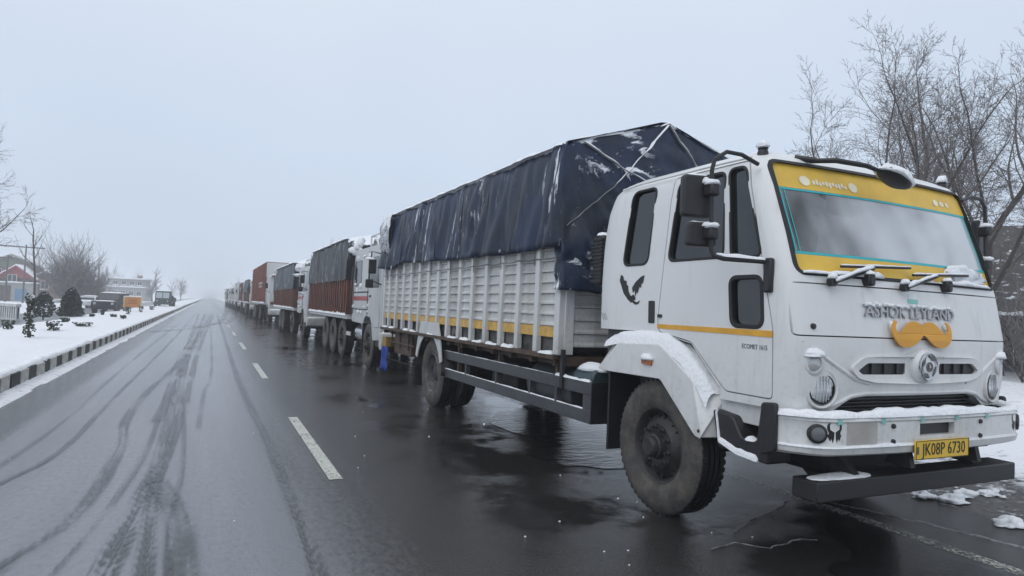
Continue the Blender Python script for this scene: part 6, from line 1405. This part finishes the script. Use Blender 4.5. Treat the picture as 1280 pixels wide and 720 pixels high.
MB().box(-5.2, 4.4, 0, 8, 0, 3.3).build('wall', BRK, hs)
MB().box(-2.3, 2.3, -1.6, 0, 0, 2.5).build('porch_wall', PLA, hs); MB().box(-2.5, 2.5, -1.9, 0, 2.5, 2.65).build('porch_roof', SNOW, hs)
gable_roof(hs, -2.2, 1.8, -.6, 7, 3.2, 4.9, ROOFRED, ROOFRED, .55)
gable_roof(hs, -6.0, 2.4, 3, 9, 4.7, 6.6, PLA, GREENROOF, .7)
MB().box(-5.6, 2.0, 3.2, 8.6, 3.3, 4.7).build('upper_wall', BRK, hs)
gable_roof(hs, 1.6, 4.4, .4, 8, 3.2, 4.4, PLA, GREENROOF, .5)
window(hs, -.6, 1.7 + .95, 1.1, .01 + 1.0, -.62 - .0); window(hs, -4, 1.8, 1.2, 1.2, 0); window(hs, 3.1, 1.8, 1.0, 1.2, 0); window(hs, -3.6, 3.5, 1.2, 1.0, 3.2)
MB().box(.1, 1.4, -1.68, -1.61, .2, 1.7).build('blue_shutter', BLUESH, hs); MB().box(-2.0, -.4, -1.68, -1.61, 0, 2.1).build('door', WOODD, hs)
# annex at the left edge
hp2 = ray_point(62, 376, 84); hx = thing('brick_outbuilding', 'plain brick outbuilding with low snowy roof right of the red gabled house', 'house', (hp2.x, hp2.y, 0), R(-4)); hx.scale = (.85,) * 3
MB().box(-2.0, 2.4, 0, 6, 0, 3.2).build('wall', BRK, hx); gable_roof(hx, -2.0, 2.4, 0, 6, 3.2, 4.6, PLA, BRK, .5); window(hx, .3, 1.4, 1.1, 1.2, 0)
# flat roofed block
fp = ray_point(158, 373, 135); fb = thing('flat_roofed_block', 'pale two-storey flat-roofed building fading in the haze', 'building', (fp.x, fp.y, 0), R(-6))
MB().box(-3.4, 3.4, 0, 7, 0, 2.7).build('wall', PLA, fb); MB().box(-3.7, 3.7, -.4, 7.2, 2.7, 2.95).build('floor_slab', SNOW, fb)
MB().box(-3.0, 3.0, .4, 6.8, 2.95, 4.3).build('upper_wall', PLA, fb); MB().box(-3.5, 3.5, -.1, 7.2, 4.3, 4.42).build('roof_slab', PLA, fb); MB().box(-3.5, 3.5, -.1, 7.2, 4.42, 4.65).build('roof_snow', SNOW, fb)
MB().box(1.4, 2.2, 2, 3, 4.65, 5.3).build('chimney', BRK, fb)
for x in (-2.2, -.7, .8, 2.2): window(fb, x, 3.2, .9, .8, .4); window(fb, x, 1.0, .9, 1.0, 0)
# dark shed on the right
sh = thing('roadside_shed', 'low dark open-fronted shed with snow-streaked sloping roof at the right edge', 'shed', (19.6, 10.9, -.32), R(-58))
ROOFD = mat('dark_roof_sheet', (.050, .045, .042), .8, var=.4, col2=(.7, .72, .74), amt=(.56, .68), scale=2.2, bump=.4, bscale=20)
P_ = MB().box(-7, 9, 4.8, 5.0, 0, 4.3).build('back_wall', WOODD, sh); MB().box(-7, -6.8, .3, 4.8, 0, 2.3).build('side_wall', WOODD, sh); MB().box(8.8, 9, .3, 4.8, 0, 2.3).build('side_wall', WOODD, sh)
for k in range(22): MB().prism([(-.55, 2.12), (5.6, 5.3), (5.6, 5.38), (-.55, 2.20)], -7.4 + k * .76, -7.4 + k * .76 + .752, 'x').build('roof_sheet', ROOFD, sh)
for k in range(6): MB().box(-6.9 + k * 3.1, -6.72 + k * 3.1, .2, .38, 0, 2.45).build('post', WOODD, sh)
MB().box(-7.2, 9.1, -.5, -.38, 1.98, 2.12).build('fascia', WOODD, sh)
b = MB(); snow_strip(b, [(-7.3, -.48, 2.19), (9.2, -.48, 2.19)], .25, .10, 3, .12); b.build('eave_snow', SNOW, sh)
# brushwood on the bank behind the mirror
for i, (px, dep, lb) in enumerate([(1262, 17, 'snowy brush of thin twigs in front of the dark shed, left clump'), (1290, 16, 'snowy brush of thin twigs in front of the dark shed, right clump')]):
    p = ray_point(px, 440, dep); tree(lb, (p.x, p.y, .15), dict(SH, L=1.2, r=.02, rmin=.005, kids=[5, 4, 3, 3]), 90 + i, name='twig_brush', cat='brush', group='brush by the shed', stems=9, spread=.9, twig=TWIGPALE)

# ------------------------------------------------------------------ poles on the left
POLE = mat('weathered_pole', (.09, .085, .08), .8, var=.2)
for i, (px, dep, h, arm, lb) in enumerate([(28, 70, 6.2, 2.4, 'utility pole with long crossarm in front of the red gabled house'), (121, 75, 4.5, 0, 'thin pole right of the frosted thicket'), (6, 66, 4.8, .8, 'thin pole at the left picture edge before the house')]):
    p = ray_point(px, 380, dep); t = thing('utility_pole', lb, 'pole', (p.x, p.y, 0), R(10), 'poles beyond the median')
    MB().tube([(0, 0, -.2), (0, 0, h)], [.10, .07], 8).build('shaft', POLE, t)
    if arm:
        MB().box(-arm, arm * .7, -.05, .05, h - .35, h - .22).build('crossarm', POLE, t)
        for x in (-arm * .9, -arm * .45, arm * .55): MB().lathe([(.05, 0), (.06, .06), (.03, .12), (0, .13)], (x, 0, h - .22), 'z', 8).build('insulator', OLDWHITE, t)

# ------------------------------------------------------------------ falling snow and haze
b = MB(); rf_ = random.Random(77)
for i in range(60):
    dep = 1.5 + 14 * rf_.random() ** 1.3; p = ray_point(rf_.uniform(-300, 1580), rf_.uniform(-200, 760), dep)
    if p.z < 0.03 or p.z > 1.3 or (2.8 < p.x < 5.6 and p.y > 2.2): continue
    r_ = rf_.uniform(.0018, .0042); c = Vector(p)
    b.add([c + Vector((r_, 0, 0)), c + Vector((0, r_, 0)), c + Vector((-r_, 0, 0)), c + Vector((0, -r_, 0)), c + Vector((0, 0, r_)), c - Vector((0, 0, r_))], [(0, 1, 4), (1, 2, 4), (2, 3, 4), (3, 0, 4), (1, 0, 5), (2, 1, 5), (3, 2, 5), (0, 3, 5)])
tag(b.build('falling_snow', SNOW), 'sparse snowflakes falling through the air', 'snowflakes', kind='stuff')
hz = MB().box(-320, 320, -60, 920, -1.2, 14.0).mesh('haze')
hm = bpy.data.materials.new('snow_haze'); hm.use_nodes = True; hm.node_tree.nodes.clear()
ho = hm.node_tree.nodes.new('ShaderNodeOutputMaterial'); hv = hm.node_tree.nodes.new('ShaderNodeVolumePrincipled')
hv.inputs['Color'].default_value = (0.955, 0.975, 1.0, 1); hv.inputs['Density'].default_value = HAZE_DENSITY; hv.inputs['Anisotropy'].default_value = 0.2
hm.node_tree.links.new(hv.outputs[0], ho.inputs['Volume'])
ho_ = put('haze', hz, hm, None, smooth=0); tag(ho_, kind='stuff')
